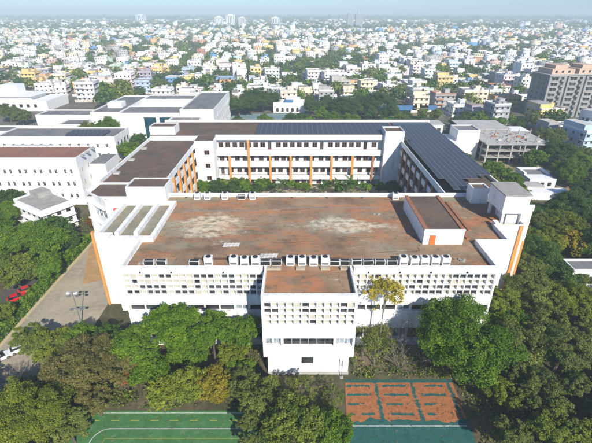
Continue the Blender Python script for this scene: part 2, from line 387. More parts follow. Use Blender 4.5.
# hall volume, set 0.8 m behind its front facade
MB().prism([(-33.6, 67.0), (38.6, 67.0), (38.6, 77.3), (45.6, 77.3), (45.6, 84.3), (52.6, 84.3), (52.6, 92.3), (58.2, 92.3), (58.2, 102.6),
            (-44.4, 102.6), (-44.4, 80.4), (-40.7, 80.4), (-40.7, 77.9), (-33.6, 77.9)], 0, RZ).build('hall_wall', WHITE, B)
MB().sheet([(-33.5, 66.3), (38.6, 66.3), (38.6, 77.3), (45.6, 77.3), (45.6, 84.3), (52.6, 84.3), (52.6, 92.3), (58.2, 92.3), (58.2, 102.6),
            (-44.4, 102.6), (-44.4, 80.4), (-40.7, 80.4), (-40.7, 77.9), (-33.5, 77.9)], RZ + 0.02).build('hall_roof', 'hall_roof', B)
def parapet(x0, x1, y0, y1, z0=RZ, z1=PT, mat=WHITE): return MB().box(x0, x1, y0, y1, z0, z1).build('parapet', mat, B)
# stepped sides: outer skins from ground to parapet top
for a in ((-34.0, -33.6, 67.0, 77.5), (38.6, 39.0, 67.0, 77.0), (38.6, 45.6, 76.9, 77.3), (45.6, 46.0, 76.9, 84.0), (45.6, 52.6, 83.9, 84.3),
          (52.6, 53.0, 83.9, 92.0), (52.6, 58.2, 91.9, 92.3), (58.2, 58.6, 91.9, 102.9), (-41.1, -33.6, 77.5, 77.9), (-41.1, -40.7, 77.9, 80.0),
          (-44.8, -40.7, 80.0, 80.4), (-44.8, -44.4, 80.4, 103.0)):
    wall('side_wall', *a, 0, PT)
parapet(-44.4, 58.2, 102.6, 103.0)                                # towards the courtyard
wall('corner_pier', -45.35, -44.81, 79.6, 80.5, 0, PT + 0.35, mat='orange_paint')
wall('corner_pier', 51.5, 52.3, 83.6, 83.88, 0, PT - 0.1, mat='orange_paint')
wall('corner_pier', 53.01, 53.6, 83.9, 84.6, 0, 15.2, mat='orange_paint')

def facade(x0, x1, yf, depth, ncol, dark, bands, root=B):
    """screen of square cells: each shelf and fin is one piece, each dark opening one pane"""
    zt, zb = 18.1, 13.0; nr = 4; cw = (x1 - x0) / ncol; ch = (zt - zb) / nr; yb = yf + depth
    MB().box(x0, x1, yb - 0.05, yb, zb, zt).build('screen_back', 'cream_back', root)
    for i in range(ncol + 1):
        x = x0 + i * cw
        MB().box(max(x - 0.11, x0), min(x + 0.11, x1), yf + 0.04, yb - 0.05, zb, zt).build('screen_fin', WHITE, root)
    for j in range(nr + 1):
        z = zb + j * ch
        MB().box(x0, x1, yf, yb - 0.06, max(z - 0.11, zb - 0.001), min(z + 0.11, zt + 0.001)).build('screen_shelf', WHITE, root)
    sl = MB().add([(-cw / 2 + .16, 0, 0), (cw / 2 - .16, 0, 0), (cw / 2 - .16, depth * .75, ch - .42), (-cw / 2 + .16, depth * .75, ch - .42),
                   (-cw / 2 + .16, depth * .80, 0), (cw / 2 - .16, depth * .80, 0), (cw / 2 - .16, depth * .80, ch - .42), (-cw / 2 + .16, depth * .80, ch - .42)],
                  [(0, 1, 2, 3), (0, 3, 7, 4), (1, 5, 6, 2), (3, 2, 6, 7), (4, 5, 1, 0)]).mesh('screen_panel', 'cream_back')
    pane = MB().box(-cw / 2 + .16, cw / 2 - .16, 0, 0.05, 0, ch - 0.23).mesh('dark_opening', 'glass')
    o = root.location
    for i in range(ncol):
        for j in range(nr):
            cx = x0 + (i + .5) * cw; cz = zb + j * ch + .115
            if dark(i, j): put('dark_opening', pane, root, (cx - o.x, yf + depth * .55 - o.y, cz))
            elif rnd.random() < .12: put('screen_panel', sl, root, (cx - o.x, yf + depth * .22 - o.y, cz))
    for z0, z1 in bands: MB().box(x0, x1, yf - (0.05 if z1 > 18 else 0), yb - 0.001, z0, z1).build('wall_band', WHITE, root)
def darkL(i, j):
    r = rnd.random()
    if j == 0: return r < .70
    if j == 1: return r < .50
    if j == 2: return r < .14
    return r < .30
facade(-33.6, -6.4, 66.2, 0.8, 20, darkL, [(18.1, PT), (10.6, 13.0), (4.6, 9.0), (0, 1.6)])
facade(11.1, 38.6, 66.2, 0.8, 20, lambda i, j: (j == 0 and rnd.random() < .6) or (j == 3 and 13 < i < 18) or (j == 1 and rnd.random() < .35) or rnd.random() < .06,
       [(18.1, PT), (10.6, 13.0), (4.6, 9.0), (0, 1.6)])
for xa, xb in ((-34.0, -33.6), (38.6, 39.0)): wall('end_wall', xa, xb, 66.15, 67.0, 0, PT)
for x0, x1 in ((-33.6, -6.4), (11.1, 38.6)):
    n = 9; w = (x1 - x0) / n
    for z0, z1 in ((9.0, 10.6), (1.6, 4.6)):
        for i in range(n):
            window(B, 'dark' if (i + int(z0)) % 4 else 'pale', x0 + (i + .5) * w, 66.93, z0, w - .25, z1 - z0)
            wall('mullion', x0 + i * w - .125 if i else x0, x0 + i * w + .125, 66.55, 66.86, z0, z1)
# square block standing before the hall
MB().prism([(-5.7, 58.2), (10.4, 58.2), (10.4, 67.0), (-5.7, 67.0)], 5.3, RZ).build('block_wall', WHITE, B)
MB().sheet([(-5.7, 57.5), (10.4, 57.5), (10.4, 66.3), (-5.7, 66.3)], RZ + 0.021).build('block_roof', 'hall_roof', B)
wall('block_side_wall', -6.1, -5.7, 57.4, 67.0, 5.3, PT); wall('block_side_wall', 10.4, 10.8, 57.4, 67.0, 5.3, PT)
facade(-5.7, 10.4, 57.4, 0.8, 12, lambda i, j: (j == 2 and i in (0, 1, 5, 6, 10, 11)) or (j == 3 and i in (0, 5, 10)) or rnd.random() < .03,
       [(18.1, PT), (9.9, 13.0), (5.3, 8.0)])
for x0, x1, k, n in ((-5.7, -2.8, 'pale', 2), (-2.3, 7.0, 'dark', 6), (7.3, 10.4, 'pale', 2)):
    w = (x1 - x0) / n
    for i in range(n): window(B, k, x0 + (i + .5) * w, 58.12, 8.0, w - .1, 1.9)
for x in (-2.55, 7.15): wall('mullion', x - .25, x + .25, 57.45, 58.05, 8.0, 9.9)
wall('lower_wall', -5.4, 10.1, 58.3, 67.0, 0, 5.3)
window(B, 'dark', 2.2, 58.25, 2.9, 2.2, 2.2, name='block_opening')
wall('plinth', -5.5, 10.2, 58.1, 58.29, 0, .6, mat='concrete_light')

# left strip of sunken decks
for x in (-44.38, -40.4, -36.2, -32.0): wall('deck_beam', x, x + (0.9 if x > -44 else .6), 79.0 if x > -36 else 80.42, 97.0, RZ, PT - .03)
wall('deck_beam', -40.6, -31.1, 77.95, 78.98, RZ, PT - .02); wall('deck_beam', -44.3, -31.1, 97.02, 97.8, RZ, PT - .02)
for x0, x1 in ((-43.78, -40.42), (-39.5, -36.22), (-35.3, -32.02)):
    MB().sheet([(x0, 80.5), (x1, 80.5), (x1, 97), (x0, 97)], RZ + 0.05).build('deck_floor', 'strip_floor', B)
# penthouses
def penthouse(x0, x1, y0, y1, z0, z1, roof='brown_roof', par=.35):
    w = wall('penthouse', x0, x1, y0, y1, z0, z1)
    for a in ((x0, x1, y0, y0 + .3), (x0, x1, y1 - .3, y1), (x0, x0 + .3, y0 + .3, y1 - .3), (x1 - .3, x1, y0 + .3, y1 - .3)):
        wall('penthouse_parapet', *a, z1, z1 + par)
    MB().sheet([(x0 + .3, y0 + .3), (x1 - .3, y0 + .3), (x1 - .3, y1 - .3), (x0 + .3, y1 - .3)], z1 + .02).build('penthouse_roof', roof, B)
    return w
penthouse(-44.6, -34.2, 99.6, 106.5, RZ, 22.2)
ph = wall('penthouse', 27.3, 35.9, 76.9, 95.0, RZ, 21.9)
MB().sheet([(27.3, 76.95), (35.9, 76.95), (35.9, 95), (27.3, 95)], 21.93).build('penthouse_roof', 'brown_roof', B)
wall('roof_kerb', 27.25, 28.15, 76.9, 95.0, 21.94, 22.15, mat='rust_paint'); wall('roof_kerb', 35.1, 35.95, 76.9, 95.0, 21.94, 22.15, mat='rust_paint')
wall('roof_kerb', 27.25, 35.95, 76.7, 76.95, 21.7, 22.16)
wall('roof_kerb', 37.6, 38.5, 79, 97, RZ + .03, RZ + .35, mat='rust_paint'); wall('roof_kerb', 39.4, 40.2, 83, 99, RZ + .03, RZ + .3, mat='rust_paint')
wall('penthouse_door', 28.6, 29.9, 76.78, 76.899, RZ, 20.7, mat='door_orange')
penthouse(45.8, 50.0, 98.4, 102.2, RZ, 22.3)
# water tank on legs over the right stair
tk = MB().box(47.6, 53.4, 85.6, 93.6, 21.6, 26.0).build('water_tank', WHITE, B)
MB().box(47.4, 53.6, 85.4, 93.8, 26.0, 26.25).build('tank_lid', 'concrete', B)
for x in (48.0, 52.4):
    for y in (86.0, 92.6): wall('tank_leg', x, x + .6, y, y + .6, RZ, 21.6)
wall('stair_head', 49.5, 52.5, 86.8, 92.2, RZ, 21.3)
wall('stair_wall', 53.0, 58.6, 91.5, 91.9, PT, 21.0); wall('stair_wall', 46.0, 47.0, 84.3, 86.0, RZ, PT + .3)

# left wing
def wing(x0, x1, y0, y1, z):
    return MB().box(x0, x1, y0, y1, 0, z).build('wing_wall', WHITE, B)
wing(-57.1, -40.4, 103.0, 158.2, RZ)
MB().sheet([(-57.1, 103), (-38.4, 103), (-38.4, 158.2), (-57.1, 158.2)], RZ + .02).build('wing_roof', 'brown_roof', B)
wall('side_wall', -57.5, -57.1, 112, 181, 0, PT)
MB().prism([(-59, 106), (-50.6, 99.3), (-44.9, 101.2), (-44.9, 111.9), (-57.2, 111.9)], 0, 17.6).build('corner_wall', WHITE, B)
MB().sheet([(-58.6, 106.1), (-50.6, 99.7), (-45.2, 101.5), (-45.2, 111.6), (-57.0, 111.6)], 17.63).build('corner_roof', 'brown_roof', B)
def edge_wall(name, p, q, z0, z1, t, mat, push=0.0):
    p = Vector(p); q = Vector(q); d = (q - p).normalized(); n = Vector((d.y, -d.x))
    a, c = p + n * push, q + n * push
    return MB().prism([tuple(a + n * t), tuple(c + n * t), tuple(c), tuple(a)], z0, z1).build(name, mat, B)
for pq in (((-59, 106), (-50.6, 99.3)), ((-50.6, 99.3), (-44.9, 101.2)), ((-44.9, 111.9), (-57.2, 111.9)), ((-57.2, 111.9), (-59, 106))):
    edge_wall('corner_parapet', *pq, 17.6, 19.0, -.3, WHITE)
pv, qv = Vector((-59, 106)), Vector((-50.6, 99.3)); rot = math.atan2(qv.y - pv.y, qv.x - pv.x)
for z in (13.2, 8.0, 2.8):
    for i in range(5):
        c = pv.lerp(qv, (i + .5) / 5); window(B, 'pale', c.x, c.y, z, 1.95, 2.6, rot)
    edge_wall('sunshade', (-59, 106), (-50.6, 99.3), z + 2.75, z + 2.95, .7, WHITE)
window(B, 'dark', -47.2, 100.35, 8, 1.4, 2.2, math.atan2(1.9, 5.7)); 
dr = window(B, 'std', -48.2, 100.0, 13.5, 1.7, 2.8, math.atan2(1.9, 5.7), name='red_shutter'); dr.data = MB().box(-.5, .5, -.06, .04, 0, 1).mesh('red_shutter', 'door_red')

def arcade_x(x, xin, y0, y1, sgn, piers, pier_mat, floors, top):
    """corridor front along Y at x, its back wall at xin; sgn is the outward direction"""
    xa, xb = sorted((x, x - sgn * .3)); 
    for z0, z1 in floors: wall('spandrel', xa, xb, y0, y1, z0, z1)
    for z in (4.4, 9.6, 14.8):
        xs = sorted((x - sgn * .31, xin)); wall('corridor_floor', xs[0], xs[1], y0, y1, z - .25, z, mat='concrete_light')
    xs = sorted((x - sgn * .31, xin)); wall('corridor_ceiling', xs[0], xs[1], y0, y1, RZ - .3, RZ)
    for y in piers:
        xs = sorted((x + sgn * .35, x - sgn * .35)); wall('pier', xs[0], xs[1], y - .55, y + .55, 0, top, mat=pier_mat)
        for z in (4.4, 9.6, 14.8):
            window(B, 'std', xin + sgn * .06, y + 2.6, z + .9, 1.8, 1.9, sgn * math.pi / 2)
            o = window(B, 'std', xin + sgn * .06, y + 5.0, z + .02, 1.3, 2.7, sgn * math.pi / 2, name='classroom_door')
FL = [(17.6, PT), (14.0, 15.9), (8.8, 10.8), (3.6, 5.6)]
arcade_x(-38.0, -40.4, 103.0, 150.0, 1, [107 + 6.4 * i for i in range(7)], 'orange_paint', FL, 17.6)
# link block at the left end of the back wing
wall('link_wall', -38.0, -31.0, 150.0, 158.2, 0, 20.5)
MB().sheet([(-37.9, 150.3), (-31.1, 150.3), (-31.1, 158), (-37.9, 158)], 20.53).build('link_roof', 'brown_roof', B)
for z in (15.2, 10.0, 5.0): window(B, 'std', -33.6, 149.97, z, 1.9, 1.7)
# back wing
BZ, BP = 20.2, 21.2
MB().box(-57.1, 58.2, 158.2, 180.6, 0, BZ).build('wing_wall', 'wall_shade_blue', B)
MB().sheet([(-57.1, 158.25), (-31, 158.25), (-31, 156.35), (34, 156.35), (34, 158.25), (58.2, 158.25), (58.2, 180.6), (-57.1, 180.6)], BZ + .02).build('wing_roof', 'brown_roof', B)
wall('parapet', -57.5, 58.6, 180.6, 181.0, 0, BP)
for z0, z1 in ((19.2, BP), (12.8, 15.2), (8.2, 10.7), (2.9, 4.6)): wall('spandrel', -31.0, 34.0, 156.0, 156.3, z0, z1)
for z in (4.4, 9.6, 14.8): wall('corridor_floor', -31.0, 34.0, 156.31, 158.2, z - .3, z, mat='concrete_light')
wall('corridor_ceiling', -31.0, 34.0, 156.31, 158.2, 19.3, 19.6)
for i, x in enumerate((-26.2, -18.6, -10.2, -2.1, 6.0, 14.1, 22.4, 30.4)):
    wall('pier', x - .45, x + .45, 155.6, 156.32, 0, 19.15 if i == 1 else 12.75, mat='orange_paint' if i < 7 else 'rust_paint')
for z, h in ((15.6, 2.4), (10.2, 2.3), (5.3, 2.1), (0.3, 2.5)):
    x = -29.6
    while x < 33.2:
        k = rnd.random()
        if k < .2: window(B, 'std', x, 158.14, z - .8 if z > 1 else z, 1.3, h + .8, name='classroom_door')
        else: window(B, 'std', x, 158.14, z, 1.9, h - .3)
        x += 2.75 if k > .3 else 3.4
for x in (-21, 2.5, 25): wall('wall_unit', x, x + 1.1, 155.55, 155.98, 3.1, 4.0, mat='metal_white')
# stair tower
wall('stair_tower', 34.0, 41.2, 154.0, 162.0, 0, 22.4)
for a in ((34.0, 41.2, 154.0, 154.3), (34.0, 34.3, 154.3, 161.7), (40.9, 41.2, 154.3, 161.7), (34.0, 41.2, 161.7, 162.0)): wall('tower_parapet', *a, 22.4, 23.0)
MB().sheet([(34.3, 154.3), (40.9, 154.3), (40.9, 161.7), (34.3, 161.7)], 22.42).build('tower_roof', 'brown_roof', B)
# right wing
wing(42.7, 58.2, 102.6, 158.2, RZ)
MB().sheet([(40.6, 103), (58.2, 103), (58.2, 158.2), (40.6, 158.2)], RZ + .02).build('wing_roof', 'brown_roof', B)
wall('side_wall', 58.2, 58.6, 103.0, 180.6, 0, PT)
arcade_x(40.3, 42.7, 103.0, 154.0, -1, [106 + 6.2 * i for i in range(8)], 'rust_paint', FL, 17.6)
wall('roof_ledge', 58.6, 60.4, 118, 178, 17.2, 17.6, mat='concrete')
penthouse(-57.6, -47.6, 160.2, 167, BZ, 23.0, par=.3)
for y in (120, 133, 146): wall('roof_hatch', -56.6, -54.8, y, y + 1.5, RZ, RZ + .5, mat='concrete_light')
# pipes on the hall roof
wall('roof_pipe', -20.5, 9.5, 70.45, 70.7, RZ + .3, RZ + .55, mat='pipe')
for x in (-18, -12, -6, 0, 6): wall('pipe_support', x, x + .2, 70.4, 70.75, RZ, RZ + .3, mat='concrete')
wall('roof_pipe', 9.7, 32, 70.45, 70.62, RZ + .25, RZ + .42, mat='pipe')
for i, (x, w) in enumerate(((-4.4, 3.0), (.9, 1.8), (5.7, 1.8), (9.4, 1.6))):
    wall('roof_pad', x - w / 2, x + w / 2, 66.9, 67.7, RZ + .03, RZ + .45, mat='pad_beige')
for x in (-30, -24, -14, 14, 20, 26, 33): wall('rain_spout', x - .12, x + .12, 65.9, 66.14, 18.4, 18.62, mat='dark_grille')

rr = random.Random(77)
for k in range(5):                                                  # loose cables and conduits across the roof
    x, y = rr.uniform(-28, 20), rr.uniform(72, 98); mb = MB(); a = rr.choice((0, 0, math.pi / 2)) + rr.uniform(-.25, .25)
    for s in range(rr.randrange(5, 12)):
        x2, y2 = min(max(x + math.cos(a) * 1.6, -30), 26), min(max(y + math.sin(a) * 1.6, 70), 101); mb.tube((x, y, RZ + .07), (x2, y2, RZ + .07), .035, .035, 4, 0, False); x, y = x2, y2; a += rr.uniform(-.3, .3)
    mb.build('roof_cable', rr.choice(('black_plastic', 'metal_grey', 'pipe')), B)
for x in (-27.7, -23.9, -18, -12.3, -8, -4, 2.2, 6, 13, 19, 23.5, 27.4): MB().tube((x, 69.6, RZ + .9), (x, 70.5, RZ + .45), .07, .07, 5, 0, False).build('coolant_pipe', rr.choice(('black_plastic', 'metal_grey')), B)
for i in range(7): wall('roof_drain', -30 + i * 9.5, -29.4 + i * 9.5, 101.6, 102.2, RZ + .03, RZ + .12, mat='dark_grille')
for x0, x1, y in ((-29, -9, 93.6), (-4, 22, 95.2)): wall('roof_conduit', x0, x1, y, y + .12, RZ + .08, RZ + .2, mat='metal_grey')

# ------------------------------------------------------------------ things on the roof
def ac_meshes():
    d = {}
    m = MB().box(-.82, .82, -.6, .6, .15, 1.85); m.box(-.7, .7, -.45, .45, 0, .15)
    d['tall_body'] = m.mesh('body', 'metal_white')
    d['tall_grille'] = MB().box(-.66, .66, -.63, -.602, .35, .8).mesh('side_grille', 'metal_grey')
    m = MB(); m.cyl(0, 0, 0, .12, .5, 16, 0); d['fan'] = m.mesh('fan_guard', 'dark_grille')
    m = MB().box(-1.0, 1.0, -.45, .45, .12, 1.15); m.box(-.9, .9, -.35, .35, 0, .12); d['low_body'] = m.mesh('body', 'metal_white')
    d['low_grille'] = MB().box(-.9, .9, -.49, -.452, .22, 1.05).mesh('front_grille', 'dark_grille')
    d['low_top'] = MB().box(-.88, .88, -.36, .36, 0, .03).mesh('top_plate', 'dark_grille')
    return d
AC = ac_meshes()
def ac(kind, x, y, label, z=RZ + .02, rz=0.0):
    o = thing('air_conditioner', label, 'air conditioner', (x, y, z), rz, 'air conditioners on the hall roof')
    if kind == 'tall':
        put('body', AC['tall_body'], o); put('side_grille', AC['tall_grille'], o); put('fan_guard', AC['fan'], o, (0, 0, 1.84))
    else:
        put('body', AC['low_body'], o); put('front_grille', AC['low_grille'], o); put('top_plate', AC['low_top'], o, (0, 0, 1.16))
row = [(149.7, 'low'), (162, 'low'), (194.9, 'low'), (209, 'tall'), (234, 'tall'), (245, 'tall'), (255.7, 'tall'), (265.7, 'low'), (276.8, 'low'),
       (290.6, 'tall'), (302, 'tall'), (313.5, 'tall'), (325, 'tall'), (334.5, 'low'), (345, 'low'), (356.6, 'low'), (368, 'low'), (379.7, 'low'),
       (391.6, 'low'), (403, 'tall'), (413.5, 'tall'), (424, 'tall'), (434.5, 'tall'), (445, 'tall')]
ct = {'tall': 0, 'low': 0}
for u, k in row:
    x = (u - 296) * 0.1985; i = ct[k]; ct[k] += 1
    ac(k, x, 68.9 + rnd.uniform(-.15, .15), '%s roof air conditioner, %s %s one from the left in the front row' %
       (('tall white', ordinal(i), 'tall') if k == 'tall' else ('low dark-fronted', ordinal(i), 'low')), rz=rnd.uniform(-.06, .06))
for i, x in enumerate((-26.4, -23.7, -19.0, -14.6, -11.6)):
    ac('tall' if i != 3 else 'low', x, 101.2, 'white air conditioner by the courtyard parapet, %s from the left' % ordinal(i))
ac('tall', 26.6, 101.0, 'lone white air conditioner behind the long roof cabin')
def lattice(x, y, z, lab):
    mb = MB()
    for i in range(5):
        mb.tube((x - 1.6 + i * .8, y - .7, z + .05), (x - 1.2 + i * .8, y + .7, z + .3), .05, .05, 4)
        mb.tube((x - 1.6, y - .7 + i * .35, z + .1), (x + 1.8, y - .6 + i * .3, z + .25), .05, .05, 4)
    tag(mb.build('metal_rack', 'metal_white'), lab, 'metal rack')
lattice(-14.0, 76.5, RZ + .03, 'tangle of thin white metal rods lying on the hall roof')
lattice(-5.6, 70.6, RZ + .9, 'white metal rods lying over the low air conditioners')
for i, (x, y, s) in enumerate(((33.6, 70.2, 1.0), (-30.5, 69.3, .7), (20, 92, .8))):
    mb = MB()
    for k in range(7): 
        a, c = rnd.uniform(-1, 1) * s, rnd.uniform(-.6, .6) * s; mb.box(x + a - .25, x + a + .25, y + c - .2, y + c + .2, RZ + .03, RZ + .1 + rnd.uniform(.05, .3))
    tag(mb.build('rubble_heap', 'concrete'), ['heap of rubble on the roof right of the air conditioners', 'small heap of rubble at the left front of the hall roof',
        'small heap of rubble at the back of the hall roof'][i], 'rubble')

# solar arrays
def solar(label, cells, w, d, z, tilt, name='solar_array'):
    xs = [c[0] for c in cells]; ys = [c[1] for c in cells]; cx, cy = sum(xs) / len(xs), sum(ys) / len(ys)
    o = thing(name, label, 'solar panels', (cx, cy, z), 0, 'solar arrays on the college roof')
    pm = MB().box(-w / 2, w / 2, -d / 2, d / 2, 0, .05, 1).box(-w / 2 + .07, w / 2 - .07, -d / 2 + .07, d / 2 - .07, .051, .062, 0).mesh('panel', ['solar_glass', 'metal_grey'])
    for x, y in cells:
        q = put('panel', pm, o, (x - cx, y - cy, .75)); q.rotation_euler = (tilt, 0, 0)
    mb = MB()
    for x in sorted(set(round(x, 2) for x, y in cells))[::2]:
        yy = [y for a, y in cells if abs(a - x) < .02]; mb.box(x - cx - .05, x - cx + .05, min(yy) - cy - d / 2, max(yy) - cy + d / 2, .55, .63)
        for y in yy[::2]: mb.box(x - cx - .05, x - cx + .05, y - cy - .05, y - cy + .05, 0, .55)
    put('rail_frame', mb.mesh('rail_frame', 'metal_grey'), o)
cells = []
for j in range(28):
    y = 104.4 + j * 2.72
    for i in range(10):
        x = 41.9 + i * 1.66
        if x < 43 and y < 110 or x > 47 and y < 111 or x > 52 and y < 114: continue
        if 150 < y < 164.5 and x < 43: continue
        cells.append((x, y))
solar('dark solar array covering the long right wing roof', cells, 1.62, 2.62, 20.25 - .5, math.radians(2.5))
cells = [(-14.9 + i * 2.05, 158.8 + j * 4.75) for i in range(27) for j in range(4) if not (-14.9 + i * 2.05 > 33 and j < 1)]
solar('dark blue solar array along the back wing roof', [c for c in cells if c[0] < 41.5], 2.0, 4.6, BZ + .05, math.radians(4))

# ------------------------------------------------------------------ neighbouring buildings
def block(o, name, x0, x1, y0, y1, z0, z1, mat='white_paint', roof=None, par=0.8, t=.3):
    MB().box(x0, x1, y0, y1, z0, z1).build(name, mat, o)
    if roof:
        MB().sheet([(x0 + t, y0 + t), (x1 - t, y0 + t), (x1 - t, y1 - t), (x0 + t, y1 - t)], z1 + .03).build('roof', roof, o)
        if par:
            for a in ((x0, x1, y0, y0 + t), (x0, x1, y1 - t, y1), (x0, x0 + t, y0 + t, y1 - t), (x1 - t, x1, y0 + t, y1 - t)):
                MB().box(*a, z1, z1 + par).build('parapet', mat, o)
def wrow(o, kind, x0, x1, y, z, w, h, n, pair=0.0):
    for i in range(n):
        x = x0 + (x1 - x0) * (i + .5) / n
        for s in ((-1, 1) if pair else (0,)): window(o, kind, x + s * pair / 2, y, z, w, h)
def wside(o, kind, x, y0, y1, z, w, h, n, sgn=1):
    for i in range(n): window(o, kind, x, y0 + (y1 - y0) * (i + .5) / n, z, w, h, sgn * math.pi / 2)

o = thing('hostel_block', 'long white three-storey block with red-brown roof and paired small windows, at left edge', 'building', (-94, 145, 0))
block(o, 'wall', -122, -77, 138, 153, 0, 17.4, 'white_clean', 'red_roof', .5)
for z in (12.0, 7.4, 2.8): wrow(o, 'white', -121, -78, 137.97, z, .9, 1.7, 8, 2.1); wside(o, 'white', -76.97, 138, 153, z, .9, 1.7, 3)
MB().box(-77, -71, 146, 158, 0, 13.0).build('stair_wing', 'white_clean', o); MB().sheet([(-76.9, 146.2), (-71.2, 146.2), (-71.2, 157.8), (-76.9, 157.8)], 13.03).build('stair_roof', 'grey_roof', o)
for y in (141, 145, 149.5): MB().box(-76.4 - .6, -75.6, y, y + .9, 17.43, 17.9).build('roof_vent', 'concrete', o)

o = thing('teaching_block', 'white block with solar panels on its roof behind the red-brown roofed block', 'building', (-112, 197, 0))
block(o, 'wall', -140, -84, 187, 205, 0, 11.4, 'white_clean', 'grey_roof', .6)
for z in (7.0, 2.6): wrow(o, 'white', -138, -86, 186.97, z, 1.2, 1.8, 12); wside(o, 'dark', -83.97, 188, 204, z, 1.0, 1.9, 4)
MB().box(-132, -112, 176, 187, 0, 8.4).build('front_annexe', 'white_clean', o); MB().sheet([(-131.8, 176.2), (-112.2, 176.2), (-112.2, 186.9), (-131.8, 186.9)], 8.43).build('annexe_roof', 'grey_roof', o)
wrow(o, 'white', -131, -113, 175.97, 4.6, 1.3, 1.8, 8)
sol = [(-107 + i * 2.05, 191 + j * 4.6) for i in range(9) for j in range(2)]
solar('small solar array on the white block behind the red-brown roof', sol, 2.0, 4.3, 11.45, math.radians(10))

o = thing('library_block', 'large white block with grey roofs, open court and teal wall panels, left of the college', 'building', (-75, 250, 0))
block(o, 'front_wing', -96, -62, 224, 243, 0, 14.4, 'white_clean', 'grey_roof', .6)
block(o, 'left_wing', -112, -96, 226, 276, 0, 14.4, 'white_clean', 'grey_roof', .6)
block(o, 'rear_wing', -96, -62, 264, 279, 0, 14.4, 'white_clean', 'grey_roof', .6)
block(o, 'right_wing', -62, -44, 222, 280, 0, 16.4, 'white_clean', 'grey_roof', .8)
block(o, 'low_wing', -66, -50, 207, 222, 0, 13.0, 'white_clean', 'grey_roof', .9)
MB().sheet([(-96, 243.1), (-62, 243.1), (-62, 263.9), (-96, 263.9)], .5).build('court_floor', 'concrete_light', o)
for x0, x1 in ((-82.5, -76), (-74, -67.5)): MB().box(x0, x1, 223.86, 223.98, 1, 12.6).build('glass_panel', 'teal_panel', o)
for z in (11.5, 7, 2.5): wside(o, 'white', -43.97, 224, 279, z, 1.3, 1.9, 9)
for z in (9.6, 5, .8): wrow(o, 'white', -65, -51, 206.97, z, 1.3, 1.7, 5)
for x in (-58, -54): MB().box(x - .5, x + .5, 214, 215.2, 13.03, 14.2).build('roof_unit', 'metal_grey', o)
MB().box(-108, -100, 240, 247, 14.43, 17.2).build('stair_room', 'white_clean', o)

o = thing('link_block', 'low white flat-roofed block with a blank front, left edge behind the red-brown roof', 'building', (-142, 212, 0))
block(o, 'wall', -158, -128, 205, 216, 0, 9.4, 'white_clean', 'grey_roof', .6); wside(o, 'dark', -127.97, 206, 215, 4, 1.2, 2.2, 2)
o = thing('stepped_block', 'white stepped block between the low blank block and the library roofs', 'building', (-126, 240, 0))
block(o, 'wall', -146, -114, 232, 246, 0, 11.6, 'white_clean', 'grey_roof', .6)
block(o, 'side_wall', -127, -113.2, 218, 231.5, 0, 9.6, 'white_clean', 'grey_roof', .6)
for z in (6.6, 2.4): wrow(o, 'dark', -125, -115, 217.97, z, 1.1, 1.8, 3, 1.6)
o = thing('assembly_hall', 'wide low white hall with stepped white roof at the far left', 'building', (-215, 315, 0))
block(o, 'wall', -262, -178, 300, 330, 0, 6.4, 'white_clean', 'white_clean', .5); wrow(o, 'dark', -256, -184, 299.97, 2.6, 2.2, 2.2, 14)
MB().box(-255, -192, 306, 326, 6.44, 9.2).build('roof_step', 'white_clean', o); MB().box(-222, -208, 318, 328, 9.2, 15).build('roof_tower', 'white_clean', o)
MB().box(-257, -190, 304, 328, 9.2, 9.6).build('upper_roof', 'white_clean', o)

def local_thing(name, label, cat, loc, rotz, group=None):
    o = thing(name, label, cat, loc, rotz, group); o['_local'] = 1; return o
o = local_thing('grey_roofed_house', 'small grey-roofed three-storey house standing at an angle among trees on the left', 'house', (-81.7, 121.3, 0), math.radians(-32.7))
block(o, 'wall', -8.3, 8.3, -5, 5, 0, 9, 'white_clean', 'concrete', .45)
MB().box(-7.5, -2.5, 0, 4.4, 9.03, 10.8).build('stair_room', 'concrete', o)
for z in (6.2, 3.2, .6):
    wrow(o, 'dark', -7.5, 7.5, -5.02, z, 1.2, 1.5, 5); wside(o, 'dark', 8.33, -4.5, 4.5, z, 1.3, 1.5, 3)
    MB().box(-8.3, 9.2, -5.9, -5.0, z + 1.6, z + 1.75).build('sunshade', 'white_clean', o); MB().box(8.3, 9.2, -5.0, 5, z + 1.6, z + 1.75).build('sunshade', 'white_clean', o)

o = thing('white_tower_block', 'plain tall white blank-walled block beyond the solar wing', 'building', (80, 198, 0))
block(o, 'wall', 76.5, 87, 192, 203, 0, 13.2, 'white_clean', 'grey_roof', .5)
block(o, 'side_wall', 64, 76.4, 190, 203, 0, 8.4, 'white_clean', 'white_clean', .6)
MB().box(66, 73, 203.2, 212, 0, 13.5).build('rear_room', 'white_clean', o); wrow(o, 'dark', 66.4, 72.6, 203.17, 9.8, 1.8, 2.2, 2)
MB().box(65.5, 73.5, 202.7, 212.5, 13.5, 13.8).build('rear_roof', 'concrete_light', o)

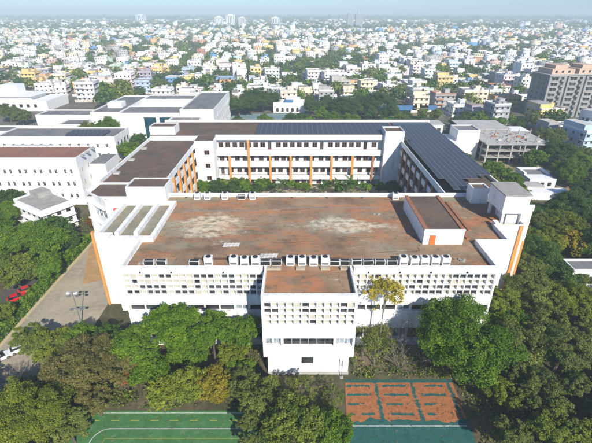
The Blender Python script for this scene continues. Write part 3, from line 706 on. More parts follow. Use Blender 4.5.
o = thing('concrete_frame', 'unfinished grey concrete building frame with bare columns beyond the solar wing', 'building', (102, 200, 0))
for lv, z in enumerate((3.1, 6.2, 9.2)):
    x1 = 119.5 if lv < 2 else 117.5
    MB().box(87.6, x1, 184, 208, z - .35, z).build('floor_slab', 'concrete' if lv < 2 else 'concrete_light', o)
    for j in range(5):
        for i in range(6):
            x = 88.4 + i * 5.7; y = 184.6 + j * 5.7
            MB().box(x - .3, x + .3, y - .3, y + .3, (0, 3.1, 6.2)[lv], z - .35).build('column', 'concrete_light', o)
for i in range(6):
    MB().box(88.4 + i * 5.7 - .2, 88.4 + i * 5.7 + .2, 184.01, 184.28, 6.21, 8.84).build('front_post', 'concrete', o) if i % 2 else None
    for j in range(3):
        x, y = 88.4 + i * 5.7, 187 + j * 8; (MB().box(x - .22, x + .22, y - .22, y + .22, 9.2, 9.2 + rnd.uniform(.5, 2.2)).build('column_stub', 'concrete', o), MB().cyl(x, y, 9.2, 12.0, .08, 5).build('rebar_stub', 'rust_paint', o))
MB().box(89, 117, 191.6, 191.9, 0, 8.8).build('inner_wall', 'concrete', o); MB().box(103.6, 104.1, 185, 191.6, 0, 8.8).build('inner_wall', 'concrete', o)  # inner walls added well forward to darken the open floors
MB().box(88, 113, 214, 234, 8.4, 8.8).build('rear_slab', 'concrete_light', o); MB().box(88.2, 112.8, 233, 233.6, 0, 8.4).build('rear_wall', 'concrete', o)
MB().box(88.2, 112.8, 214.3, 214.7, 0, 8.4).build('rear_wall', 'concrete', o)
MB().box(113.5, 125, 215, 228, 6.4, 6.7).build('tarp_roof', 'white_clean', o)
for x, y in ((114, 215.4), (124.5, 215.4), (114, 227.5), (124.5, 227.5)): MB().box(x - .2, x + .2, y - .2, y + .2, 0, 6.4).build('column', 'concrete', o)

for k in range(26):
    x, y = rnd.uniform(89, 115), rnd.uniform(186, 206); w_ = rnd.uniform(.4, 2.2); MB().box(x, x + w_, y, y + rnd.uniform(.3, 1.6), 9.21, 9.21 + rnd.uniform(.1, .9)).build('stacked_material', rnd.choice(('concrete', 'rust_paint', 'pad_beige', 'concrete_light')), o)
o = thing('outbuilding', 'small white open-topped outbuilding beyond the stair tower on the right', 'building', (98, 159, 0))
MB().box(93, 103.5, 153, 165, 0, 4.2).build('wall', 'white_clean', o); MB().sheet([(94.2, 158.5), (102.3, 158.5), (102.3, 164.2), (94.2, 164.2)], 4.24).build('roof_well', 'grey_roof', o)
for a in ((93, 103.5, 164.3, 165), (93, 94, 158, 164.3), (102.5, 103.5, 158, 164.3)): MB().box(*a, 4.2, 5.0).build('parapet', 'white_clean', o)
MB().box(86, 103, 142, 147, 0, 3).build('yard_wall', 'white_clean', o); MB().box(89, 96, 147.2, 152.6, 0, 3.4).build('shed', 'concrete_light', o)
MB().box(79, 82.5, 130, 134, 0, 2.6).build('kiosk', 'rust_paint', o); wrow(o, 'dark', 94, 102.5, 152.97, 1.2, 1.4, 1.6, 3)
o = thing('small_white_building', 'small white flat-roofed building among trees at the right edge', 'building', (75, 88.5, 0))
block(o, 'wall', 69.6, 82, 86.2, 91.4, 0, 5.2, 'white_clean', 'grey_roof', .6); wside(o, 'dark', 69.57, 86.5, 91, 2, 1.2, 1.6, 2, -1); wrow(o, 'pale', 70, 81.5, 86.17, 2, 1.6, 1.6, 4)

# tall apartment block on the right
o = local_thing('apartment_block', 'tall grey apartment block with peach rooftop rooms at the right edge', 'apartment block', (192, 290, 0), math.radians(7))
MB().box(-30, 46, -9, 9, 0, 27).build('wall', 'apt_grey', o)
MB().sheet([(-29.7, -8.7), (45.7, -8.7), (45.7, 8.7), (-29.7, 8.7)], 27.03).build('roof', 'concrete', o)
MB().box(-30.5, 46.5, -9.6, 9.5, 27.05, 27.6).build('cornice', 'concrete_light', o)
for x0, x1 in ((-28, -12), (-9, 7), (10, 26), (29, 44)):
    MB().box(x0, x1, -7, 7, 27.6, 30.8).build('roof_room', 'peach', o); MB().box(x0 + 3, x1 - 4, -5, 6, 30.8, 33).build('stair_room', 'peach', o)
    for k in range(3): window(o, 'dark', x0 + 3 + k * 4.5, -7.03, 28.4, 1.5, 1.5)
for lv in range(8):
    z = 1.2 + lv * 3.3
    for x0 in (-30, -17, -4, 9, 22, 35):
        for dx in (2.8, 5.2, 9.1): window(o, 'dark', x0 + dx, -9.05, z - .1, 2.0, 1.9)
        MB().box(x0 + 1.6, x0 + 6.4, -10.1, -9.0, z + 1.8, z + 1.95).build('sunshade', 'concrete_light', o)
        MB().box(x0 + 7.6, x0 + 10.6, -10.6, -9.0, z - .75, z + .25).build('balcony', 'apt_grey', o)
    for y in (-5, 0, 5): window(o, 'dark', -30.05, y, z, 1.4, 1.5, -math.pi / 2)
for x in (-18, -5, 8, 21, 34): MB().box(x, x + 1.2, -9.02, -8.9, 0, 27).build('light_slot', 'dark_grille', o)

# ------------------------------------------------------------------ houses of the town
COLS = {'white': (.80, .79, .76), 'off-white': (.64, .62, .57), 'cream': (.64, .57, .43), 'yellow': (.66, .50, .20), 'pink': (.56, .40, .35), 'pale blue': (.42, .52, .60),
        'pale green': (.42, .52, .42), 'orange': (.62, .36, .17), 'grey': (.36, .36, .35), 'lilac': (.44, .42, .48), 'blue': (.12, .28, .50), 'terracotta': (.36, .18, .12)}
ROOFC = [(.42, .40, .36), (.60, .58, .54), (.30, .28, .25), (.48, .44, .38), (.30, .24, .20), (.66, .65, .62), (.34, .33, .33), (.5, .49, .46)]
LOCS = []          # taken ground: (x, y, radius)
PANE = MB().box(-.5, .5, -.05, .04, 0, 1).mesh('window', 'glass')
def house_shapes(w, d, st, style, seed):
    """meshes of one kind of flat-roofed town house; front is -Y"""
    r = random.Random(seed); h = st * 3.4 + .3; S = {}
    S['h'] = h
    m = MB().box(-w / 2, w / 2, -d / 2, d / 2, 0, h)
    uw = None
    if style % 3 == 1:
        uw = (-w / 2, -w / 2 + w * r.uniform(.45, .65), -d / 2 + d * r.uniform(.1, .3), d / 2, h, h + 3.2); m.box(*uw)
    S['wall'] = m.mesh('wall', 'town_wall')
    t = .25; m = MB()
    for a in ((-w / 2 - .05, w / 2 + .05, -d / 2 - .05, -d / 2 + t), (-w / 2 - .05, w / 2 + .05, d / 2 - t, d / 2 + .05), (-w / 2 - .05, -w / 2 + t, -d / 2 + t, d / 2 - t), (w / 2 - t, w / 2 + .05, -d / 2 + t, d / 2 - t)):
        m.box(*a, h, h + .95)
    S['parapet'] = m.mesh('parapet', 'town_wall')
    m = MB().sheet([(-w / 2 + t, -d / 2 + t), (w / 2 - t, -d / 2 + t), (w / 2 - t, d / 2 - t), (-w / 2 + t, d / 2 - t)], h + .03)
    if uw: m.sheet([(uw[0] + .1, uw[2] + .1), (uw[1] - .1, uw[2] + .1), (uw[1] - .1, uw[3] - .1), (uw[0] + .1, uw[3] - .1)], uw[5] + .03)
    S['roof'] = m.mesh('roof', 'town_roof')
    sx, sy = w * r.uniform(.08, .3), d * r.uniform(.05, .28)
    S['stair_room'] = MB().box(sx - 1.8, sx + 1.8, sy - 2, sy + 2, h, h + 2.6).box(sx - 2.0, sx + 2.0, sy - 2.2, sy + 2.2, h + 2.6, h + 2.8).mesh('stair_room', 'town_wall')
    tx, ty = sx, sy; m = MB().cyl(tx, ty, h + 2.8, h + 4.0, .75, 10); m.tube((tx, ty, h + 4.0), (tx, ty, h + 4.25), .75, .3, 10); S['water_tank'] = m.mesh('water_tank', 'black_plastic')
    m = MB(); n = 0
    for s in range(st):
        z = s * 3.4 + 2.75
        m.box(-w / 2 + .3, w / 2 - .3, -d / 2 - .7, -d / 2 - .001, z, z + .12)
        m.box(w / 2 + .001, w / 2 + .6, -d / 2 + .5, d / 2 - .5, z, z + .12); m.box(-w / 2 - .6, -w / 2 - .001, -d / 2 + .5, d / 2 - .5, z, z + .12)
    S['sunshade'] = m.mesh('sunshade', 'town_wall')
    m = MB()
    if style % 2 == 0 and st > 1:
        for s in range(1, st):
            z = s * 3.4; bw = w * .36
            m.box(-w / 2 + .4, -w / 2 + .4 + bw, -d / 2 - 1.5, -d / 2 - .002, z - .15, z).box(-w / 2 + .4, -w / 2 + .4 + bw, -d / 2 - 1.5, -d / 2 - 1.36, z, z + .95)
            m.box(-w / 2 + .4, -w / 2 + .54, -d / 2 - 1.36, -d / 2 - .003, z, z + .95).box(-w / 2 + .26 + bw, -w / 2 + .4 + bw, -d / 2 - 1.36, -d / 2 - .003, z, z + .95)
        S['balcony'] = m.mesh('balcony', 'town_wall')
    m = MB()
    for _ in range(r.randrange(4, 8)):
        bw, bd, bh = r.uniform(.5, 2.6), r.uniform(.5, 2.2), r.uniform(.3, 1.5); bx, by = r.uniform(-w / 2 + 1.5, w / 2 - 1.5), r.uniform(-d / 2 + 1.2, d / 2 - 1.2)
        m.box(bx - bw / 2, bx + bw / 2, by - bd / 2, by + bd / 2, h + .031, h + bh)
    for _ in range(2):
        bx, by = r.uniform(-w / 2 + 1, w / 2 - 1), r.uniform(-d / 2 + 1, d / 2 - 1); m.tube((bx, by, h), (bx, by, h + r.uniform(2, 4)), .05, .05, 4)
    S['roof_clutter'] = m.mesh('roof_clutter', 'town_roof')
    m = MB(); e = 1.6
    for a in ((-w / 2 - e, w / 2 + e, -d / 2 - e - 1, -d / 2 - e - .8), (-w / 2 - e, -w / 2 - e + .2, -d / 2 - e - .8, d / 2 + e), (w / 2 + e - .2, w / 2 + e, -d / 2 - e - .8, d / 2 + e)): m.box(*a, 0, 1.7)
    S['yard_wall'] = m.mesh('yard_wall', 'town_wall')
    W = []
    for s in range(st):
        n = max(2, int(w / 3.2))
        for i in range(n): W.append((-w / 2 + w * (i + .5) / n, -d / 2 - .01, s * 3.4 + 1.2, r.choice((1.3, 1.6, 1.1)), 1.4, 0))
        n = max(2, int(d / 4.5))
        for i in range(n):
            y = -d / 2 + d * (i + .5) / n
            W.append((w / 2 + .01, y, s * 3.4 + 1.2, 1.3, 1.4, math.pi / 2)); W.append((-w / 2 - .01, y, s * 3.4 + 1.2, 1.3, 1.4, -math.pi / 2))
    S['windows'] = W
    m = MB()
    for x, y, z, a, b_, rz in W:
        if rz == 0: m.box(x - a / 2, x + a / 2, y - .04, y + .02, z, z + b_)
        else: m.box(x - .04, x + .04, y - a / 2, y + a / 2, z, z + b_)
    S['window_set'] = m
    return S
TEMPL = []
for k in range(16):
    r = random.Random(100 + k); TEMPL.append((r.uniform(9, 16), r.uniform(10, 15), (2, 2, 3, 1, 3, 2, 4, 2)[k % 8], k))
SHAPES = [house_shapes(w, d, st, sty, 200 + k) for k, (w, d, st, sty) in enumerate(TEMPL)]
NUMW = {1: 'one', 2: 'two', 3: 'three', 4: 'four', 5: 'five', 6: 'six'}
WALL_W = {}
def make_house(x, y, rz, S, col, accent=None, detailed=True, tank=True, stair=True, roofc=None):
    o = bpy.data.objects.new('house', None); C.objects.link(o); o.location = (x, y, 0); o.rotation_euler = (0, 0, rz)
    def part(n, data=None, c=col):
        q = put(n, data or S[n], o); q.color = (*c, 1); return q
    wallp = part('wall'); part('parapet', c=accent or col); part('roof', c=roofc or rnd.choice(ROOFC))
    if stair: part('stair_room')
    if tank and stair: part('water_tank')
    if 'balcony' in S: part('balcony', c=accent or col)
    part('sunshade'); part('roof_clutter', c=rnd.choice([(.5, .5, .5), (.3, .3, .3), (.62, .6, .55), (.25, .3, .38), (.4, .3, .24)]))['kind'] = 'stuff'; part('yard_wall', c=rnd.choice([(.6, .58, .54), (.5, .46, .4), (.68, .66, .62)]))
    if detailed:
        for wx, wy, wz, a, b_, r2 in S['windows']:
            put('window', PANE, o, (wx, wy, wz), r2, (a, 1, b_))
    else:
        k = id(S)
        if k not in WALL_W: WALL_W[k] = S['window_set'].mesh('window', 'glass')
        q = put('window', WALL_W[k], o); q['kind'] = 'stuff'
    return o
# houses that can be told apart: (x, y, w, d, storeys, style, turn, wall, accent, label)
KEY = [
 (88.5, 303, 11, 12, 3, 1, 0, 'cream', None, 'narrow cream three-storey house right of the blue tennis screens'),
 (108, 312, 15, 12, 3, 2, 3, 'grey', 'terracotta', 'grey and red-brown flats left of the cream four-storey flats'),
 (127, 306, 17, 13, 4, 0, 2, 'cream', 'off-white', 'cream four-storey flats with balconies behind the concrete frame'),
 (158, 320, 20, 12, 2, 3, 0, 'yellow', 'orange', 'yellow two-storey house right of the cream four-storey flats'),
 (138, 405, 15, 12, 3, 1, 5, 'yellow', 'cream', 'yellow house behind the grey and red-brown flats'),
 (158, 395, 14, 12, 2, 5, 0, 'blue', 'pale blue', 'bright blue house behind the cream four-storey flats'),
 (176, 372, 16, 12, 2, 3, 0, 'white', 'terracotta', 'white house with a red roof terrace left of the apartment block'),
 (215, 458, 22, 12, 2, 3, 0, 'white', None, 'white house with a row of tall slots behind the apartment block trees'),
 (262, 610, 34, 14, 2, 3, 0, 'orange', 'terracotta', 'long orange-roofed building far behind the apartment block'),
 (23, 326, 11, 11, 3, 1, 0, 'grey', 'white', 'grey-blue and white house right of the arched house'),
 (8, 345, 12, 12, 2, 4, 4, 'cream', None, 'cream house directly behind the arched white house'),
 (56, 384, 17, 13, 2, 1, 0, 'orange', 'cream', 'orange house behind the two round dark trees'),
 (52, 420, 20, 14, 3, 2, 0, 'white', None, 'broad white three-storey house behind the orange house'),
 (148, 209, 13, 15, 3, 1, 12, 'pale blue', 'white', 'pale blue and white house at the right edge below the apartment block'),
 (172, 236, 12, 13, 3, 4, 12, 'white', None, 'white house at the right edge directly below the apartment block'),
 (158, 186, 12, 12, 2, 3, 12, 'white', 'terracotta', 'white house with terracotta parapet at the right edge'),
 (-148, 460, 17, 13, 3, 0, 0, 'yellow', 'orange', 'bright yellow house right of the street'),
 (-119, 424, 15, 12, 2, 3, 0, 'blue', 'pale blue', 'blue-walled house behind the library block'),
 (-68, 418, 17, 12, 2, 3, 0, 'pale blue', 'blue', 'house with pale blue roof shed behind the tennis court trees'),
 (-140, 528, 26, 14, 1, 3, 0, 'yellow', None, 'long low yellow hall beyond the bright yellow house'),
 (-62, 384, 11, 11, 2, 1, 0, 'orange', 'yellow', 'small orange house behind the large dark trees by the tennis court'),
 (-264, 432, 14, 12, 3, 1, 0, 'yellow', None, 'yellow house at the far left behind the low white hall'),
 (-243, 424, 13, 12, 2, 1, 0, 'orange', 'cream', 'orange house at the far left next to the yellow house'),
 (-203, 497, 12, 12, 3, 2, 0, 'pale green', None, 'teal-green house just left of the street'),
 (-110, 352, 15, 12, 2, 0, 0, 'white', None, 'white house right behind the library block'),
 (-84, 335, 14, 12, 2, 1, 0, 'white', 'cream', 'white and cream house left of the large dark trees'),
 (-30, 345, 18, 13, 3, 2, 0, 'white', None, 'white three-storey house behind the large dark trees'),
]
LANDMARKS = [('tennis court', -22, 277), ('apartment block', 200, 290), ('concrete frame', 102, 200), ('library block', -78, 250), ('low white hall', -215, 315),
             ('arched white house', -6, 296), ('bright yellow house', -148, 460), ('orange house', 56, 384), ('bright blue house', 158, 395), ('town street', -230, 560)]
for i, (x, y, w, d, st, sty, turn, c, ac_, lab) in enumerate(KEY):
    S = house_shapes(w, d, st, sty, 500 + i)
    o = make_house(x, y, math.radians(turn), S, COLS[c], COLS[ac_] if ac_ else None, True, tank=sty != 3, stair=sty != 3, roofc=COLS['terracotta'] if ac_ == 'terracotta' else None)
    tag(o, lab, 'house', 'houses of the town'); LOCS.append((x, y, max(w, d) * .6))
# arched white house by the tennis court
o = thing('arched_house', 'low white house with round-headed arches and a blue roof tank behind the tennis court', 'house', (-6, 300, 0))
block(o, 'wall', -16, 6, 294, 306, 0, 6.4, 'white_clean', 'white_clean', .6)
for x in (-13, -9.5, -6, -2.5, 1):
    m = MB(); pts = [(-.9, 0), (.9, 0), (.9, 1.9)] + [(.9 * math.cos(math.radians(a)), 1.9 + .9 * math.sin(math.radians(a))) for a in range(15, 180, 15)] + [(-.9, 1.9)]
    k = len(pts); m.add([(x + a, 293.9, .8 + c) for a, c in pts] + [(x + a, 293.99, .8 + c) for a, c in pts], [tuple(range(k - 1, -1, -1))] + [(i, (i + 1) % k, k + (i + 1) % k, k + i) for i in range(k)])
    m.build('arch_opening', 'glass', o)
MB().box(-7, 3, 298, 304, 6.44, 9.4).build('upper_room', 'white_clean', o); MB().box(-8, -2, 296, 300, 7.0, 8.3).build('roof_tank', 'screen_blue', o)
LOCS.append((-5, 300, 15))
for i, (x0, x1) in enumerate(((52, 65), (68, 86), (88, 100))):
    m = MB().box(x0, x1, 297, 297.12, 1.0, 4.6)
    o = thing('tennis_screen', ['left', 'middle', 'right'][i] + ' one of the blue windscreens beside the practice ground', 'screen', ((x0 + x1) / 2, 297, 0), 0, 'blue tennis screens')
    m.build('cloth', 'screen_blue', o)
    for x in np.arange(x0, x1 + .1, (x1 - x0) / 4): MB().cyl(float(x), 297.25, 0, 4.8, .08, 6).build('post', 'metal_grey', o)
o = thing('court_fence', 'tall wire fence on posts along the front of the tennis court', 'fence', (-20, 261, 0))
for i in range(15): MB().cyl(-47 + i * 3.5, 262.2, 0, 4, .07, 6).build('post', 'metal_grey', o)
for z in (1.3, 2.6, 3.95): MB().box(-47, 2, 262.18, 262.22, z, z + .05).build('rail', 'metal_grey', o)
o = thing('blue_shed', 'bright blue tarpaulin shed at the foot of the apartment block', 'shed', (168, 276, 0))
MB().box(164, 173, 272, 279, 0, 5).build('wall', 'screen_blue', o); MB().add([(163.5, 271.5, 5), (173.5, 271.5, 5), (173.5, 279.5, 6.4), (163.5, 279.5, 6.4), (163.5, 271.5, 5.1), (173.5, 271.5, 5.1), (173.5, 279.5, 6.5), (163.5, 279.5, 6.5)], [(0, 3, 2, 1), (4, 5, 6, 7), (0, 1, 5, 4), (1, 2, 6, 5), (2, 3, 7, 6), (3, 0, 4, 7)]).build('roof', 'metal_grey', o)
LOCS += [(200, 292, 46), (74, 288, 24), (-22, 278, 30), (100, 205, 40), (168, 276, 8), (-215, 315, 48), (-126, 235, 26), (-78, 250, 40)]

# lay the rest of the town out in rows
def lim(x):
    if x < -160: return 300 + (x + 160) * .35 if x < -262 else 336
    if x < -60: return 298
    if x < 105: return 312
    if x < 135: return 238
    return 165 + max(0, (x - 135)) * .1
nrow = lambda x, y: math.sin(x * .013 + 1.3) * math.cos(y * .011 + .4) + .6 * math.sin(x * .031 - y * .021) + .35 * math.sin(y * .05 + x * .043 + 2)
CW = ['white'] * 24 + ['off-white'] * 10 + ['cream'] * 7 + ['grey'] * 5 + ['yellow', 'pink', 'pale blue', 'pale blue', 'pale green', 'yellow', 'yellow', 'orange', 'orange', 'blue', 'terracotta', 'pink']
H_NEAR, T_NEAR, H_FAR, T_FAR = [], [], [], []
def street(x, y): 
    xs = -180 - (y - 446) * .438; return 440 < y < 1100 and abs(x - xs) < 9
ca, sa = math.cos(.13), math.sin(.13)
for band, (ya, yb, cell) in enumerate(((160, 760, 17.0), (760, 1700, 21.0), (1700, 3400, 30.0), (3400, 9000, 62.0))):
    half = yb * .80 + 120; n = int(2 * half * 1.2 / cell)
    for j in range(int((ya - half * .2) / cell), int((yb + half * .2) / cell) + 1):
        for i in range(-n // 2, n // 2):
            gx, gy = i * cell, j * cell
            x = gx * ca - gy * sa + 120 + rnd.uniform(-.2, .2) * cell; y = gx * sa + gy * ca + rnd.uniform(-.2, .2) * cell
            if not (ya <= y < yb) or abs(x) > .73 * y + 50: continue
            if y < lim(x) or street(x, y): continue
            if any((x - a) ** 2 + (y - c) ** 2 < (rr + 6) ** 2 for a, c, rr in LOCS) if y < 650 else False: continue
            g = nrow(x * (1 if y < 1700 else .35), y * (1 if y < 1700 else .35)) + rnd.uniform(-.75, .75)
            if i % 7 == 3 and rnd.random() < .8:
                if rnd.random() < .8: (T_NEAR if y < 760 else T_FAR).append((x, y, g))
                continue
            if g > (.34 if y < 1700 else .66): (T_NEAR if y < 760 else T_FAR).append((x, y, g)); continue
            if g > .3 and rnd.random() < .3: continue
            (H_NEAR if y < 760 else H_FAR).append((x, y, cell))
            if rnd.random() < .80: (T_NEAR if y < 760 else T_FAR).append((x + cell * .5, y + cell * .5, 0))
d2 = lambda p: math.hypot(p[0] * .7, p[1])
H_NEAR.sort(key=d2); T_NEAR.sort(key=d2)
NH = 300 - len(KEY) - 8
things = []
for k, (x, y, cell) in enumerate(H_NEAR[:NH]):
    q = rnd.randrange(16); S = SHAPES[q]; c = rnd.choice(CW); acc = rnd.choice([None, None, None, None, 'white', 'white', 'white', 'cream', 'off-white'])
    tank, stair = rnd.random() < .6, rnd.random() < .75
    o = make_house(x, y, .13 + rnd.choice((0, 0, math.pi / 2, math.pi)) * (0 if k < 120 else 1) + rnd.uniform(-.05, .05), S, tuple(min(.82, v * rnd.uniform(.9, 1.08)) for v in COLS[c]), COLS[acc] if acc else None, k < 110, tank, stair)
    w, d, st, sty = TEMPL[q]
    desc = '%s %s-storey house' % (c, NUMW[st]) + (' with black roof tank' if tank and stair else ' with %s parapet' % acc if acc and acc != c else '')
    things.append((o, 'small ' + desc if w * d < 130 else desc, 'house', x, y, 'houses of the town'))
H_FAR = H_NEAR[NH:] + H_FAR
